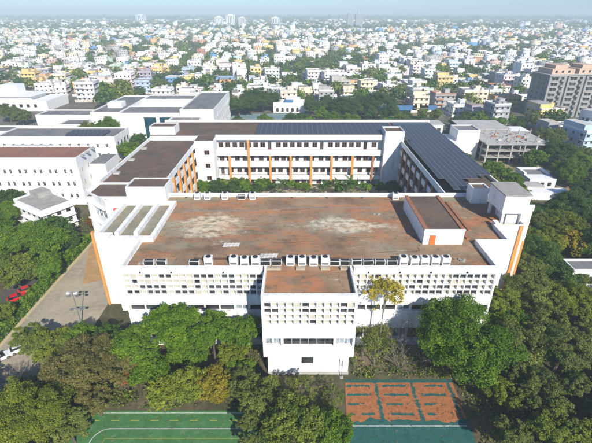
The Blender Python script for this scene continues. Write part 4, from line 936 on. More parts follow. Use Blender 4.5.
TREES = [
    (-53.0, 62.6, 3.4, 8.6, 5.0, 'feather', 'olivegreen', 'olive green tree on the road side right of the white cars'),
    (-48.3, 61.2, 3.6, 9.0, 5.2, 'feather', 'yellowish', 'yellow-green tree below the lamp post'),
    (-43.6, 63.0, 3.0, 8.4, 5.0, 'broad', 'mid', 'green tree between the lamp post and the facade corner'),
    (-9.6, 61.2, 3.0, 12.4, 8.6, 'broad', 'mid', 'tall green tree squeezed against the left side of the square block'),
    (-11.8, 62.6, 2.6, 9.8, 6.6, 'feather', 'olivegreen', 'olive green tree in the corner between facade and square block'),
    (13.6, 62.4, 2.2, 9.5, 6.4, 'sparse', 'olive', 'tall thin tree against the facade right of the square block'),
    (20.4, 61.4, 4.4, 12.5, 7.0, 'bare', 'twig', 'tall grey bare tree between the square block and the large bright tree'),
    (25.5, 60.8, 4.2, 10.5, 6.0, 'bare', 'twig', 'second grey leafless bush, next to the large bright tree'),
    (15.6, 60.6, 3.3, 9.0, 5.4, 'sparse', 'olive', 'thin olive shrub against the right side of the square block'),
    (-23.2, 60.2, 4.5, 15.2, 11.8, 'broad', 'bright', 'bushy bright green tree against the white facade, left of the square block'),
    (-15.8, 59.8, 4.1, 13.3, 10.2, 'broad', 'mid', 'leafy green tree close to the facade just left of the square block'),
    (-29.6, 58.0, 3.9, 11.1, 8.2, 'broad', 'mid', 'rounded green tree below the left end of the white facade'),
    (-38.3, 63.7, 3.0, 7.4, 4.4, 'broad', 'deep', 'small dark green tree at the foot of the orange corner pier'),
    (-20.8, 60.2, 3.5, 8.1, 4.8, 'broad', 'bright', 'light green tree in front of the facade trees left of the block'),
    (-26.7, 54.7, 3.5, 8.0, 4.8, 'broad', 'bright', 'bright green tree halfway between the facade and the green court'),
    (-12.4, 59.7, 2.9, 7.2, 4.3, 'broad', 'yellowish', 'yellowing tree right beside the left wall of the square block'),
    (-19.3, 51.5, 3.5, 8.1, 4.9, 'broad', 'yellowish', 'yellow-green tree just behind the green sports court'),
    (-14.3, 51.9, 3.0, 7.4, 4.4, 'broad', 'yellow', 'tree with yellow leaves behind the middle of the green court'),
    (-23.5, 49.8, 2.6, 6.8, 4.1, 'broad', 'yellowish', 'small yellow-green tree at the back edge of the green court'),
    (-31.4, 54.8, 1.7, 5.4, 3.2, 'broad', 'rust', 'small tree with orange-brown dry leaves beside the brown canopy'),
    (-23.2, 50.6, 2.2, 6.1, 3.7, 'bare', 'twig', 'leafless twiggy tree hanging over the back of the green court'),
    (-39.1, 54.4, 6.1, 11.9, 7.1, 'feather', 'brown', 'large brownish-green feathery tree below the road end'),
    (-32.8, 55.7, 4.1, 8.9, 5.3, 'feather', 'brown', 'brown-green feathery tree left of the yellowing trees'),
    (-49.8, 62.0, 3.4, 7.9, 4.7, 'feather', 'olive', 'olive tree beside the parked white cars'),
    (-42.2, 44.5, 5.4, 10.8, 6.5, 'broad', 'yellowish', 'large yellow-green tree in the bottom left corner'),
    (-36.3, 43.8, 3.2, 7.6, 4.6, 'feather', 'olive', 'olive tree along the left edge of the green court'),
    (-52.1, 54.2, 2.9, 7.2, 4.3, 'bare', 'mauve', 'purplish-grey leafless tree at the left edge below the white cars'),
    (-34.1, 48.9, 3.1, 7.5, 4.5, 'feather', 'brown', 'low brownish tree at the far left corner of the green court'),
    (-10.0, 52.7, 3.0, 7.4, 4.4, 'feather', 'dark', 'dark olive tree left of the base of the square block'),
    (-5.7, 48.2, 4.0, 8.8, 5.3, 'feather', 'olive', 'dull olive tree in front of the left corner of the square block'),
    (1.0, 50.6, 3.0, 7.3, 4.4, 'sparse', 'olive', 'thin twiggy olive tree in front of the doorway of the block'),
    (-0.6, 42.7, 4.4, 9.3, 5.6, 'broad', 'olivegreen', 'olive green tree at the bottom centre'),
    (6.0, 42.9, 3.0, 7.3, 4.4, 'broad', 'mid', 'green tree at the bottom left of the orange court'),
    (-7.3, 43.3, 2.4, 6.5, 3.9, 'feather', 'dark', 'dark tree at the right end of the green court'),
    (6.4, 50.1, 1.9, 5.8, 3.5, 'sparse', 'olive', 'small scrubby tree at the left edge of the orange court'),
    (17.1, 63.0, 3.4, 7.9, 4.8, 'sparse', 'yellowish', 'thin yellow-green tree right of the square block'),
    (20.7, 59.7, 3.5, 8.1, 4.8, 'bare', 'twig', 'grey leafless bush behind the orange court'),
    (16.8, 62.8, 2.6, 18.8, 16.8, 'blossom', 'blossom', 'tree with yellow blossom before the right-hand facade'),
    (30.8, 56.6, 7.9, 16.7, 10.7, 'broad', 'bright', 'very large round bright green tree before the right-hand facade'),
    (26.5, 61.5, 2.4, 15.4, 13.6, 'broad', 'bright', 'small bright green tree left behind the large round tree'),
    (44.5, 67.5, 3.8, 8.5, 5.1, 'broad', 'mid', 'green tree right behind the large round tree'),
    (43.6, 71.0, 3.9, 11.5, 8.6, 'feather', 'yellowish', 'yellow-olive tree at the right end of the front facade'),
    (53.4, 75.7, 5.7, 11.2, 6.7, 'feather', 'olive', 'olive tree below the orange striped stair tower'),
    (61.2, 73.6, 5.5, 11.0, 6.6, 'feather', 'yellowish', 'yellow-olive tree at the right edge level with the front facade'),
    (44.0, 60.3, 5.2, 10.6, 6.3, 'feather', 'olive', 'spreading olive tree right of the large bright green tree'),
    (50.7, 59.0, 5.7, 11.3, 6.8, 'feather', 'dark', 'spreading dark olive tree near the right edge'),
    (60.7, 65.1, 3.7, 8.4, 5.0, 'feather', 'olive', 'olive tree cut by the right edge'),
    (36.3, 50.2, 2.9, 7.3, 4.4, 'feather', 'yellowish', 'pale olive tree right of the orange court'),
    (42.5, 49.4, 4.1, 8.9, 5.4, 'feather', 'dark', 'dark shaded tree in the lower right'),
    (49.7, 50.4, 3.8, 8.5, 5.1, 'feather', 'dark', 'dark tree at the lower right edge'),
    (41.0, 42.5, 4.2, 9.1, 5.5, 'feather', 'olivegreen', 'sunlit olive tree in the bottom right corner'),
    (33.8, 42.5, 3.1, 7.5, 4.5, 'feather', 'dark', 'dark tree at the bottom right of the orange court'),
    (70.2, 101.2, 5.4, 10.8, 6.5, 'feather', 'yellowish', 'yellow-olive tree beside the right stair tower'),
    (76.9, 100.2, 4.5, 9.5, 5.7, 'broad', 'yellow', 'yellow-leaved tree near the small white roof on the right'),
    (58.3, 86.5, 3.7, 10.0, 7.2, 'feather', 'olive', 'olive tree at the base of the orange stripes'),
    (70.6, 81.2, 3.4, 7.9, 4.7, 'feather', 'olive', 'olive tree in front of the small white roof on the right'),
    (89.4, 120.2, 7.1, 13.3, 8.0, 'broad', 'deep', 'large dark green tree on the right, beyond the stair tower'),
    (106.3, 135.0, 6.0, 11.7, 7.0, 'broad', 'deep', 'dark green tree cut by the right edge below the houses'),
    (82.9, 119.7, 4.5, 9.6, 5.7, 'broad', 'deep', 'dark green tree left of the large dark tree on the right'),
    (118.7, 179.3, 7.2, 13.4, 8.1, 'broad', 'deep', 'dark tree between the concrete frame and the right-hand houses'),
    (130.9, 206.7, 6.6, 12.6, 7.6, 'broad', 'dark', 'tree behind the right end of the concrete frame'),
    (112.9, 159.9, 5.3, 10.7, 6.4, 'broad', 'dark', 'tree below the blue-grey houses at the right edge'),
    (83.7, 156.8, 3.6, 8.3, 5.0, 'broad', 'bright', 'bright green bush beside the right wing solar roof'),
    (86.4, 151.3, 3.1, 7.6, 4.5, 'broad', 'bright', 'bright green bush in front of the small white outbuilding'),
    (83.3, 168.1, 3.0, 7.4, 4.4, 'broad', 'mid', 'green bush between the solar wing and the concrete frame'),
    (-76.6, 99.8, 6.9, 13.1, 7.8, 'broad', 'mid', 'large green tree below the grey-roofed house on the left'),
    (-68.2, 98.9, 5.0, 10.2, 6.1, 'broad', 'mid', 'green tree between the grey-roofed house and the hedge'),
    (-70.2, 86.1, 5.2, 10.6, 6.4, 'broad', 'olivegreen', 'green tree above the red cars at the left edge'),
    (-64.1, 88.8, 3.8, 8.6, 5.1, 'broad', 'mid', 'small green tree behind the hedge on the left'),
    (-92.9, 118.0, 5.4, 10.8, 6.5, 'broad', 'mid', 'green tree at the left edge beside the grey-roofed house'),
    (-65.5, 104.2, 2.6, 6.8, 4.1, 'broad', 'deep', 'small dark tree at the right of the grey-roofed house'),
    (-66.0, 122.9, 2.3, 6.4, 3.8, 'broad', 'rust', 'small brownish tree beside the glass-banded corner'),
    (-65.4, 71.9, 2.7, 6.8, 4.1, 'broad', 'olivegreen', 'small tree at the left edge below the red cars'),
    (-98.0, 213.0, 5.4, 15.5, 11.0, 'broad', 'mid', 'light green tree in the left campus yard'),
    (-107.5, 212.0, 4.4, 13.5, 10.0, 'broad', 'olivegreen', 'smaller tree in the left campus yard'),
    (-77.6, 186.7, 5.1, 10.5, 6.3, 'broad', 'mid', 'green tree beside the left wing roof'),
    (-79.8, 203.9, 4.5, 9.6, 5.8, 'broad', 'deep', 'dark green tree below the teal wall panels'),
    (-183.4, 265.2, 6.4, 12.2, 7.3, 'broad', 'dark', 'dark tree at the left edge by the white low building'),
    (-170.3, 256.5, 5.0, 10.2, 6.1, 'broad', 'dark', 'small dark tree in front of the white low building'),
    (-38.3, 282.6, 9.4, 15.0, 9.0, 'broad', 'deep', 'dark tree at the left of the tennis court'),
    (-24.2, 300.9, 12.8, 15.0, 9.0, 'broad', 'deep', 'large dark tree behind the tennis court'),
    (30.3, 269.4, 9.7, 15.0, 9.0, 'broad', 'deep', 'round dark tree right of the arched white house'),
    (54.4, 286.1, 11.6, 15.0, 9.0, 'broad', 'deep', 'round dark tree above the blue tennis screens'),
    (-37.2, 148.5, 3.1, 5.9, 3.5, 'broad', 'mid', 'leafy shrub at the left end of the courtyard'),
    (-32.1, 150.5, 3.1, 5.9, 3.6, 'broad', 'deep', 'dark shrub second from the left in the courtyard'),
    (-23.4, 149.4, 2.3, 4.6, 2.7, 'broad', 'mid', 'low shrub left of the courtyard centre'),
    (-12.9, 150.5, 3.1, 5.9, 3.6, 'broad', 'mid', 'tall round shrub in the middle of the courtyard'),
    (3.9, 149.3, 2.0, 3.9, 2.4, 'broad', 'mid', 'small shrub right of the courtyard centre'),
    (36.8, 145.0, 2.7, 6.9, 4.1, 'broad', 'deep', 'shrub at the foot of the white stair tower'),
    (-5.2, 143.3, 2.6, 7.0, 5.6, 'palm', 'palm', 'palm in the middle of the courtyard'),
    (10.8, 142.3, 2.6, 7.0, 5.6, 'palm', 'palm', 'leftmost of the three palms before the right of the courtyard'),
    (15.7, 143.3, 2.6, 7.0, 5.6, 'palm', 'palm', 'middle of the three palms before the right of the courtyard'),
    (20.7, 144.3, 3.0, 7.0, 5.6, 'palm', 'palm', 'rightmost of the three palms before the right of the courtyard'),
]
TCOL = {'bright': (0.086, 0.162, 0.020), 'mid': (0.100, 0.179, 0.025), 'deep': (0.053, 0.103, 0.024), 'yellowish': (0.155, 0.195, 0.032), 'yellow': (0.240, 0.210, 0.035), 'olive': (0.146, 0.180, 0.045),
        'olivegreen': (0.138, 0.182, 0.035), 'dark': (0.119, 0.153, 0.042), 'brown': (0.142, 0.134, 0.044), 'rust': (0.184, 0.092, 0.027), 'blossom': (0.360, 0.310, 0.045), 'palm': (0.059, 0.113, 0.024)}

# ------------------------------------------------------------------ trees
def leaves(cen, out, size, r, droop=0.0):
    n = len(cen); d = r.normal(size=(n, 3)); nrm = out * .55 + d * .55 + np.array([0, 0, .45]); nrm /= np.linalg.norm(nrm, axis=1)[:, None] + 1e-9
    a = np.cross(nrm, r.normal(size=(n, 3))); a /= np.linalg.norm(a, axis=1)[:, None] + 1e-9; b_ = np.cross(nrm, a)
    s = size * r.uniform(.65, 1.35, n)[:, None]
    V = np.stack([cen - a * s, cen - b_ * s * .6, cen + a * s, cen + b_ * s * .6], 1).reshape(-1, 3)
    return V, np.arange(4 * n).reshape(n, 4)
def crown_mesh(name, n, leaf, lobes, lr, seed, flat=.82, fill=.3, spread=.62, sub=9, open_=.0):
    """two-level crown: limbs carry lobes, lobes carry leaf clumps, clumps carry leaves"""
    r = np.random.default_rng(seed); K = lobes
    d = r.normal(size=(K, 3)); d[:, 2] = np.abs(d[:, 2]) * 1.0 - .45; d /= np.linalg.norm(d, axis=1)[:, None]
    cen = d * (r.uniform(.35, 1.0, K) ** .5 * spread)[:, None]; cen[:, 2] *= flat; cen[:, :2] *= r.uniform(.86, 1.16, 2)
    rad = lr * r.uniform(.6, 1.45, K); lt = r.uniform(.0, 1, K)
    k = np.repeat(np.arange(K), np.maximum(3, (sub * (rad / lr) ** 2).astype(int))); M = len(k)
    u = r.normal(size=(M, 3)); u[:, 2] = u[:, 2] * .9 + .2; u /= np.linalg.norm(u, axis=1)[:, None]
    q = np.where(r.random(M) < fill, r.uniform(.3, .85, M), r.uniform(.8, 1.12, M))
    cc = cen[k] + u * (rad[k] * q)[:, None] * np.array([1, 1, .85]); cr = rad[k] * r.uniform(.26, .5, M); ct_ = np.clip(lt[k] * .55 + r.uniform(0, .45, M), 0, 1)
    if open_: s_ = r.random(M) > open_; cc, cr, ct_, k = cc[s_], cr[s_], ct_[s_], k[s_]; M = len(k)
    j = r.choice(M, n * 2, p=cr ** 2 / (cr ** 2).sum()); v = r.normal(size=(n * 2, 3)); v /= np.linalg.norm(v, axis=1)[:, None]
    p = cc[j] + v * (cr[j] * r.uniform(.45, 1.12, n * 2))[:, None] * np.array([1, 1, .75])
    keep = np.zeros(n * 2, bool)
    for s0 in range(0, n * 2, 4000):
        dd = np.min(np.linalg.norm(p[s0:s0 + 4000, None, :] - cen[None], axis=2) / rad[None], axis=1); keep[s0:s0 + 4000] = dd > .55
    keep |= r.random(n * 2) < .25
    p, v, j = p[keep][:n], v[keep][:n], j[keep][:n]
    V, F = leaves(p, v * .8 + p / (np.linalg.norm(p, axis=1)[:, None] + 1e-9) * .5, leaf, r)
    return fast_mesh(name, V, F, ['leaf'], tint=np.clip(ct_[j] * .62 + r.uniform(0, .38, len(j)), 0, 1))
CROWN = {}
for s in range(2): CROWN['broad_big', s] = crown_mesh('crown', 62000, .0185, 34, .27, 10 + s, .85, .3, .70, 14)
for s in range(4): CROWN['broad_med', s] = crown_mesh('crown', 19000, .038, 24, .30, 20 + s, .9, .3, .68, 11)
for s in range(3): CROWN['broad_small', s] = crown_mesh('crown', 7000, .064, 15, .35, 30 + s, .95, .3, .64, 9)
for s in range(2): CROWN['feather_big', s] = crown_mesh('crown', 36000, .021, 60, .20, 40 + s, .70, .5, .80, 9, .15)
for s in range(4): CROWN['feather_med', s] = crown_mesh('crown', 20000, .029, 44, .22, 50 + s, .75, .5, .78, 8, .15)
for s in range(2): CROWN['sparse_med', s] = crown_mesh('crown', 3600, .032, 30, .22, 60 + s, .9, .7, .8, 6, .4)
CROWN['blossom_med', 0] = crown_mesh('crown', 3000, .042, 30, .26, 70, .9, .6, .78, 7, .2)
for s in range(4): CROWN['town', s] = crown_mesh('crown', 1500, .12, 13, .36, 80 + s, .85, .3, .66, 7)

def branches(name, seed, depth, spread, mat, r0=.05, lead=.55, crown_z=1.0, n0=3):
    """tapered trunk with limbs: unit tree whose trunk forks at z = lead and whose limbs reach about z = crown_z + .5"""
    r = random.Random(seed); mb = MB()
    def grow(p, d, ln, rad, k):
        q = p + d * ln; mb.tube(p, q, rad, rad * .72, 6 if k > 2 else 4 if k > 1 else 3, 0, False)
        if k == 0: return
        for _ in range(n0 if k == depth else r.choice((2, 2, 3))):
            dd = (d + Vector((r.uniform(-1, 1), r.uniform(-1, 1), r.uniform(-.25, .55))) * spread).normalized()
            grow(q, dd, ln * r.uniform(.6, .85), rad * .62, k - 1)
    mid = Vector((r.uniform(-.05, .05), r.uniform(-.05, .05), lead * .5))
    mb.tube((0, 0, 0), mid, r0 * 1.5, r0 * 1.15, 8, 0, False)
    grow(mid, Vector((r.uniform(-.1, .1), r.uniform(-.1, .1), 1)).normalized(), lead * .5, r0 * 1.15, depth)
    return mb.mesh(name, mat)
TRUNK = [branches('trunk', 5 + s, 2, .75, 'bark', .055, .6, n0=4) for s in range(3)]
def bush(name, seed, mat):
    r = random.Random(seed); mb = MB()
    def grow(p, d, ln, rad, k):
        q = p + d * ln; mb.tube(p, q, rad, rad * .7, 4 if k > 2 else 3, 0, False)
        if k == 0: return
        for _ in range(r.choice((2, 3, 3))): grow(q, (d + Vector((r.uniform(-1, 1), r.uniform(-1, 1), r.uniform(-.35, .5))) * .7).normalized(), ln * r.uniform(.62, .9), rad * .66, k - 1)
    for i in range(7):
        a = i * .9 + r.uniform(-.3, .3); grow(Vector((.08 * math.cos(a), .08 * math.sin(a), 0)), Vector((math.cos(a) * r.uniform(.3, .9), math.sin(a) * r.uniform(.3, .9), 1)).normalized(), .3, .018, 4)
    return mb.mesh(name, mat)
BUSH = [bush('limbs', 90 + s, 'twig') for s in range(2)]
TRUNK_TWIG = [branches('trunk', 15 + s, 4, .75, 'twig', .035, .5, n0=4) for s in range(2)]
BARE = [branches('limbs', 25 + s, 6, .62, 'twig', .035, .34, n0=4) for s in range(2)]
BARE_M = [branches('limbs', 35, 6, .7, 'twig', .035, .3, n0=4)]
def palm_crown(seed):
    r = np.random.default_rng(seed); Vs, Fs = [], []; o = 0
    for i in range(17):
        a = 2 * math.pi * i / 17 + r.uniform(-.15, .15); el = r.uniform(.1, 1.2); p = np.zeros(3); d = np.array([math.cos(a) * math.cos(el), math.sin(a) * math.cos(el), math.sin(el)])
        for s in range(9):
            q = p + d * .13; side = np.cross(d, [0, 0, 1]); side /= np.linalg.norm(side) + 1e-9; w = .22 * math.sin(math.pi * (s + 1.2) / 10.5)
            for sg in (-1, 1):
                tip = (p + q) / 2 + side * sg * w + d * .07 + np.array([0, 0, -.07]); Vs += [p, q, q * .35 + tip * .65 + d * .03, tip]; Fs.append([o, o + 1, o + 2, o + 3]); o += 4
            p = q; d = d + np.array([0, 0, -.17]); d /= np.linalg.norm(d)
    return fast_mesh('crown', np.array(Vs), np.array(Fs), ['leaf'], tint=r.uniform(.1, .9, len(Fs)))
PALM = palm_crown(3)
m = MB(); pz = 0
for i in range(8): m.tube((math.sin(i * .5) * .03, 0, i / 8), (math.sin(i * .5 + .5) * .03, 0, (i + 1) / 8), .04 - i * .002, .036 - i * .002, 8, 0, False)
PALM_T = m.mesh('trunk', 'bark')
def tree(x, y, R, h, zc, kind, col, label=None, group='trees on the campus', cvar=1.0, low=False):
    o = bpy.data.objects.new('palm_tree' if kind == 'palm' else 'tree', None); C.objects.link(o); o.location = (x, y, 0); rz = rnd.uniform(0, 6.28); o.rotation_euler = (0, 0, rz)
    if label: tag(o, label, 'palm' if kind == 'palm' else 'tree', group)
    c = tuple(v * cvar for v in col)
    if kind == 'palm':
        put('trunk', PALM_T, o, scale=(4, 4, zc)); q = put('crown', PALM, o, (0, 0, zc), scale=(R * 1.25,) * 3); q.color = (*c, 1); return o
    if kind == 'bare':
        if label and ('bush' in label or 'purpl' in label or 'bare tree' in label): put('limbs', BUSH[rnd.randrange(2)], o, scale=(R * 1.25, R * 1.25, h * .75)); return o
        q = put('limbs', (BARE_M if label and 'purpl' in label else BARE)[0 if label and 'purpl' in label else rnd.randrange(2)], o, scale=(R * 1.7, R * 1.7, h * 1.15)); return o
    if low: me = CROWN['town', rnd.randrange(4)]
    else:
        if kind in ('sparse', 'blossom'): key = [k for k in CROWN if k[0] == kind + '_med']
        else: key = [k for k in CROWN if k[0] == kind + ('_big' if R > 5.2 else '_med' if R > 2.6 or kind == 'feather' else '_small')]
        me = CROWN[key[rnd.randrange(len(key))]]
    tw = kind in ('sparse', 'blossom')
    put('trunk', rnd.choice(TRUNK_TWIG if tw else TRUNK), o, scale=(R * 1.0, R * 1.0, zc * (1.15 if tw else .95)))
    zc *= .94; rzv = min(max(h - zc, R * .6) * 1.15, R * 1.2)
    q = put('crown', me, o, (0, 0, zc), scale=(R * 1.16, R * 1.16, rzv)); q.color = (*c, 1)
    return o
for x, y, R, h, zc, kind, col, lab in TREES: tree(x, y, R * (1.35 if kind == 'blossom' else 1), h, zc, kind, TCOL.get(col, (.1, .1, .05)), lab, cvar=1.0)
# the trees between them: wood patches (x0, x1, y0, y1, spacing, Rmin, Rmax, colours)
CLM = [('orange court', 19, 50), ('large bright green tree', 31, 57), ('striped stair tower', 55, 86), ('small white building', 76, 89), ('grey-roofed house', -81, 121), ('parked red cars', -68, 83),
       ('green court', -20, 46), ('parked white cars', -59, 63), ('square front block', 2, 58), ('outbuilding', 98, 158), ('pale blue house', 148, 209), ('white hostel block', -95, 138), ('courtyard facade', 0, 152)]
PATCH = [(33, 72, 38, 76, 5.4, 3.0, 4.6, ('olive', 'dark', 'olivegreen', 'brown', 'yellowish')), (61, 120, 76, 132, 7.4, 3.6, 5.6, ('deep', 'olive', 'deep', 'dark', 'yellowish', 'mid')), (104, 150, 132, 182, 9, 4, 6.4, ('deep', 'dark', 'mid')),
         (62, 92, 136, 182, 6, 2.0, 3.4, ('mid', 'olivegreen', 'bright', 'olive')), (-62, -38, 36, 58, 5.6, 2.8, 4.2, ('olive', 'brown', 'yellowish', 'olivegreen')), (-37, -7, 51.5, 63.5, 4.6, 2.2, 3.3, ('mid', 'bright', 'olivegreen', 'yellowish', 'mid')),
         (-5, 6.5, 38, 54, 4.2, 1.6, 2.3, ('olive', 'dark', 'olivegreen')), (-112, -67.5, 88, 134, 7, 3.6, 5.4, ('mid', 'olivegreen', 'mid', 'deep')), (-112, -74.5, 60, 88, 6.6, 3.4, 5, ('olivegreen', 'mid', 'olive')),
         (-70, -58.5, 115, 180, 7, 2.6, 3.8, ('deep', 'mid', 'rust')), (13, 24, 58.6, 64, 4.0, 1.3, 2.0, ('olive', 'yellowish')), (-75, 60, 292, 312, 11, 4, 6.5, ('deep', 'dark', 'deep')), (8, 62, 264, 302, 10, 4.2, 6.2, ('deep', 'mid', 'deep', 'dark')), (100, 134, 238, 262, 9, 3.4, 5.0, ('deep', 'mid')), (62, 100, 238, 276, 12, 3.2, 4.6, ('deep', 'olivegreen')), (-42, 60, 186, 255, 13, 4, 5.5, ('deep', 'mid')), (-37, -13, 143, 153, 4.2, 2.0, 3.0, ('mid', 'deep', 'olivegreen')), (-12, 36, 146, 152.5, 5.2, 1.3, 2.1, ('mid', 'deep')), (14, 30, 58.4, 63.6, 3.6, 1.4, 2.2, ('olive', 'brown'))]
TAKEN = [(a, b_, c_ * .8) for a, b_, c_, *_ in TREES]
BUILT = [(-92, -71, 110, 133), (69, 83, 85, 92.5), (85, 105, 141, 166), (75, 83, 128, 135), (62, 120, 183, 236), (7, 30.5, 30, 57), (-46, 40, 66, 70), (-6.5, 11.2, 57, 67), (39, 60.5, 76, 110), (-74.5, -66.2, 76, 90), (-66.4, -45, 58, 112), (-37.3, -4.5, 20, 49.9), (-124, -70, 136, 160), (-80, -43, 200, 285), (-18, 8, 292, 308), (142, 180, 180, 245), (26, 37, 50, 66)]
wood = []
for x0, x1, y0, y1, sp, ra, rb, cs in PATCH:
    nx, ny = max(1, int((x1 - x0) / sp)), max(1, int((y1 - y0) / sp))
    for i in range(nx):
        for j in range(ny):
            x, y = x0 + (i + .5 + rnd.uniform(-.35, .35)) * (x1 - x0) / nx, y0 + (j + .5 + rnd.uniform(-.35, .35)) * (y1 - y0) / ny; R = rnd.uniform(ra, rb)
            if any(math.hypot(x - a, y - c) < rr + R * .35 for a, c, rr in TAKEN): continue
            if any(a - R * .55 < x < b_ + R * .55 and c - R * .55 < y < d_ + R * .55 for a, b_, c, d_ in BUILT): continue
            if abs(x) > .78 * y + 24 + R or (y < 62 and abs(x) > 62): continue
            TAKEN.append((x, y, R * .7)); wood.append((x, y, R, rnd.choice(cs)))
wood.sort(key=lambda t: math.hypot(t[0], t[1]) / t[2]); SPARE = wood[300 - len(TREES):]; wood = wood[:300 - len(TREES)]
for x, y, R, cn in wood:
    fe = cn in ('olive', 'dark', 'brown', 'yellowish'); h = R * rnd.uniform(1.5, 1.95) + rnd.uniform(.8, 2.2)
    o = tree(x, y, R, h, h * .56, 'feather' if fe else 'broad', TCOL[cn], cvar=rnd.uniform(.85, 1.15))
    a = min(CLM, key=lambda q: math.hypot(q[1] - x, q[2] - y)); dx, dy = x - a[1], y - a[2]
    rel = ('right of' if dx > 0 else 'left of') if abs(dx) > abs(dy) else ('beyond' if dy > 0 else 'in front of')
    nm = {'deep': 'dark green', 'dark': 'dull dark green', 'mid': 'green', 'bright': 'bright green', 'olive': 'olive', 'olivegreen': 'olive green', 'yellowish': 'yellow-green', 'brown': 'brownish', 'rust': 'rust-brown'}[cn]
    things.append((o, '%s %s tree %s the %s' % ('feathery' if fe else 'bushy', nm, rel, a[0]), 'tree', x, y, 'trees on the campus'))

# trees among the houses
NT = max(0, 300 - len(TREES) - len(wood))
def place(x, y):
    best = min(LANDMARKS, key=lambda a: math.hypot(a[1] - x, (a[2] - y) * .7)); dx, dy = x - best[1], y - best[2]
    if abs(dx) > abs(dy) * .8: w = ('far ' if abs(dx) > 110 else '') + ('right of' if dx > 0 else 'left of')
    else: w = ('well ' if abs(dy) > 90 else '') + ('behind' if dy > 0 else 'in front of')
    return '%s the %s' % (w, best[0])
for k, (x, y, g) in enumerate(T_NEAR[:NT]):
    R = rnd.uniform(4.2, 7.5) if g > .6 else rnd.uniform(3, 4.8); h = R * 1.5 + rnd.uniform(2, 4); cn = rnd.choice(['deep', 'deep', 'deep', 'dark', 'mid', 'olivegreen'])
    o = tree(x, y, R, h, h * .6, 'broad', TCOL[cn], cvar=rnd.uniform(.8, 1.15), low=True)
    things.append((o, '%s %s tree among houses' % ('large' if R > 6 else 'small' if R < 4 else 'round', {'deep': 'dark green', 'dark': 'dull green', 'mid': 'green', 'olivegreen': 'olive green'}[cn]), 'tree', x, y, 'trees among the houses'))
T_FAR = T_NEAR[NT:] + [(x, y, 0) for x, y, R, cn in SPARE if y > 180] + T_FAR
# labels that single each one out: look, nearest landmark, then order from the left
groups = {}
for t in things: groups.setdefault(t[1] if 'campus' in t[5] else t[1] + ' ' + place(t[3], t[4]), []).append(t)
for lab, ts in groups.items():
    ts.sort(key=lambda t: t[3] / t[4])
    for i, t in enumerate(ts):
        l = lab if len(ts) == 1 else lab + (', leftmost' if i == 0 else ', rightmost' if i == len(ts) - 1 else ', %s from left' % ordinal(i))
        tag(t[0], l, t[2], t[5])

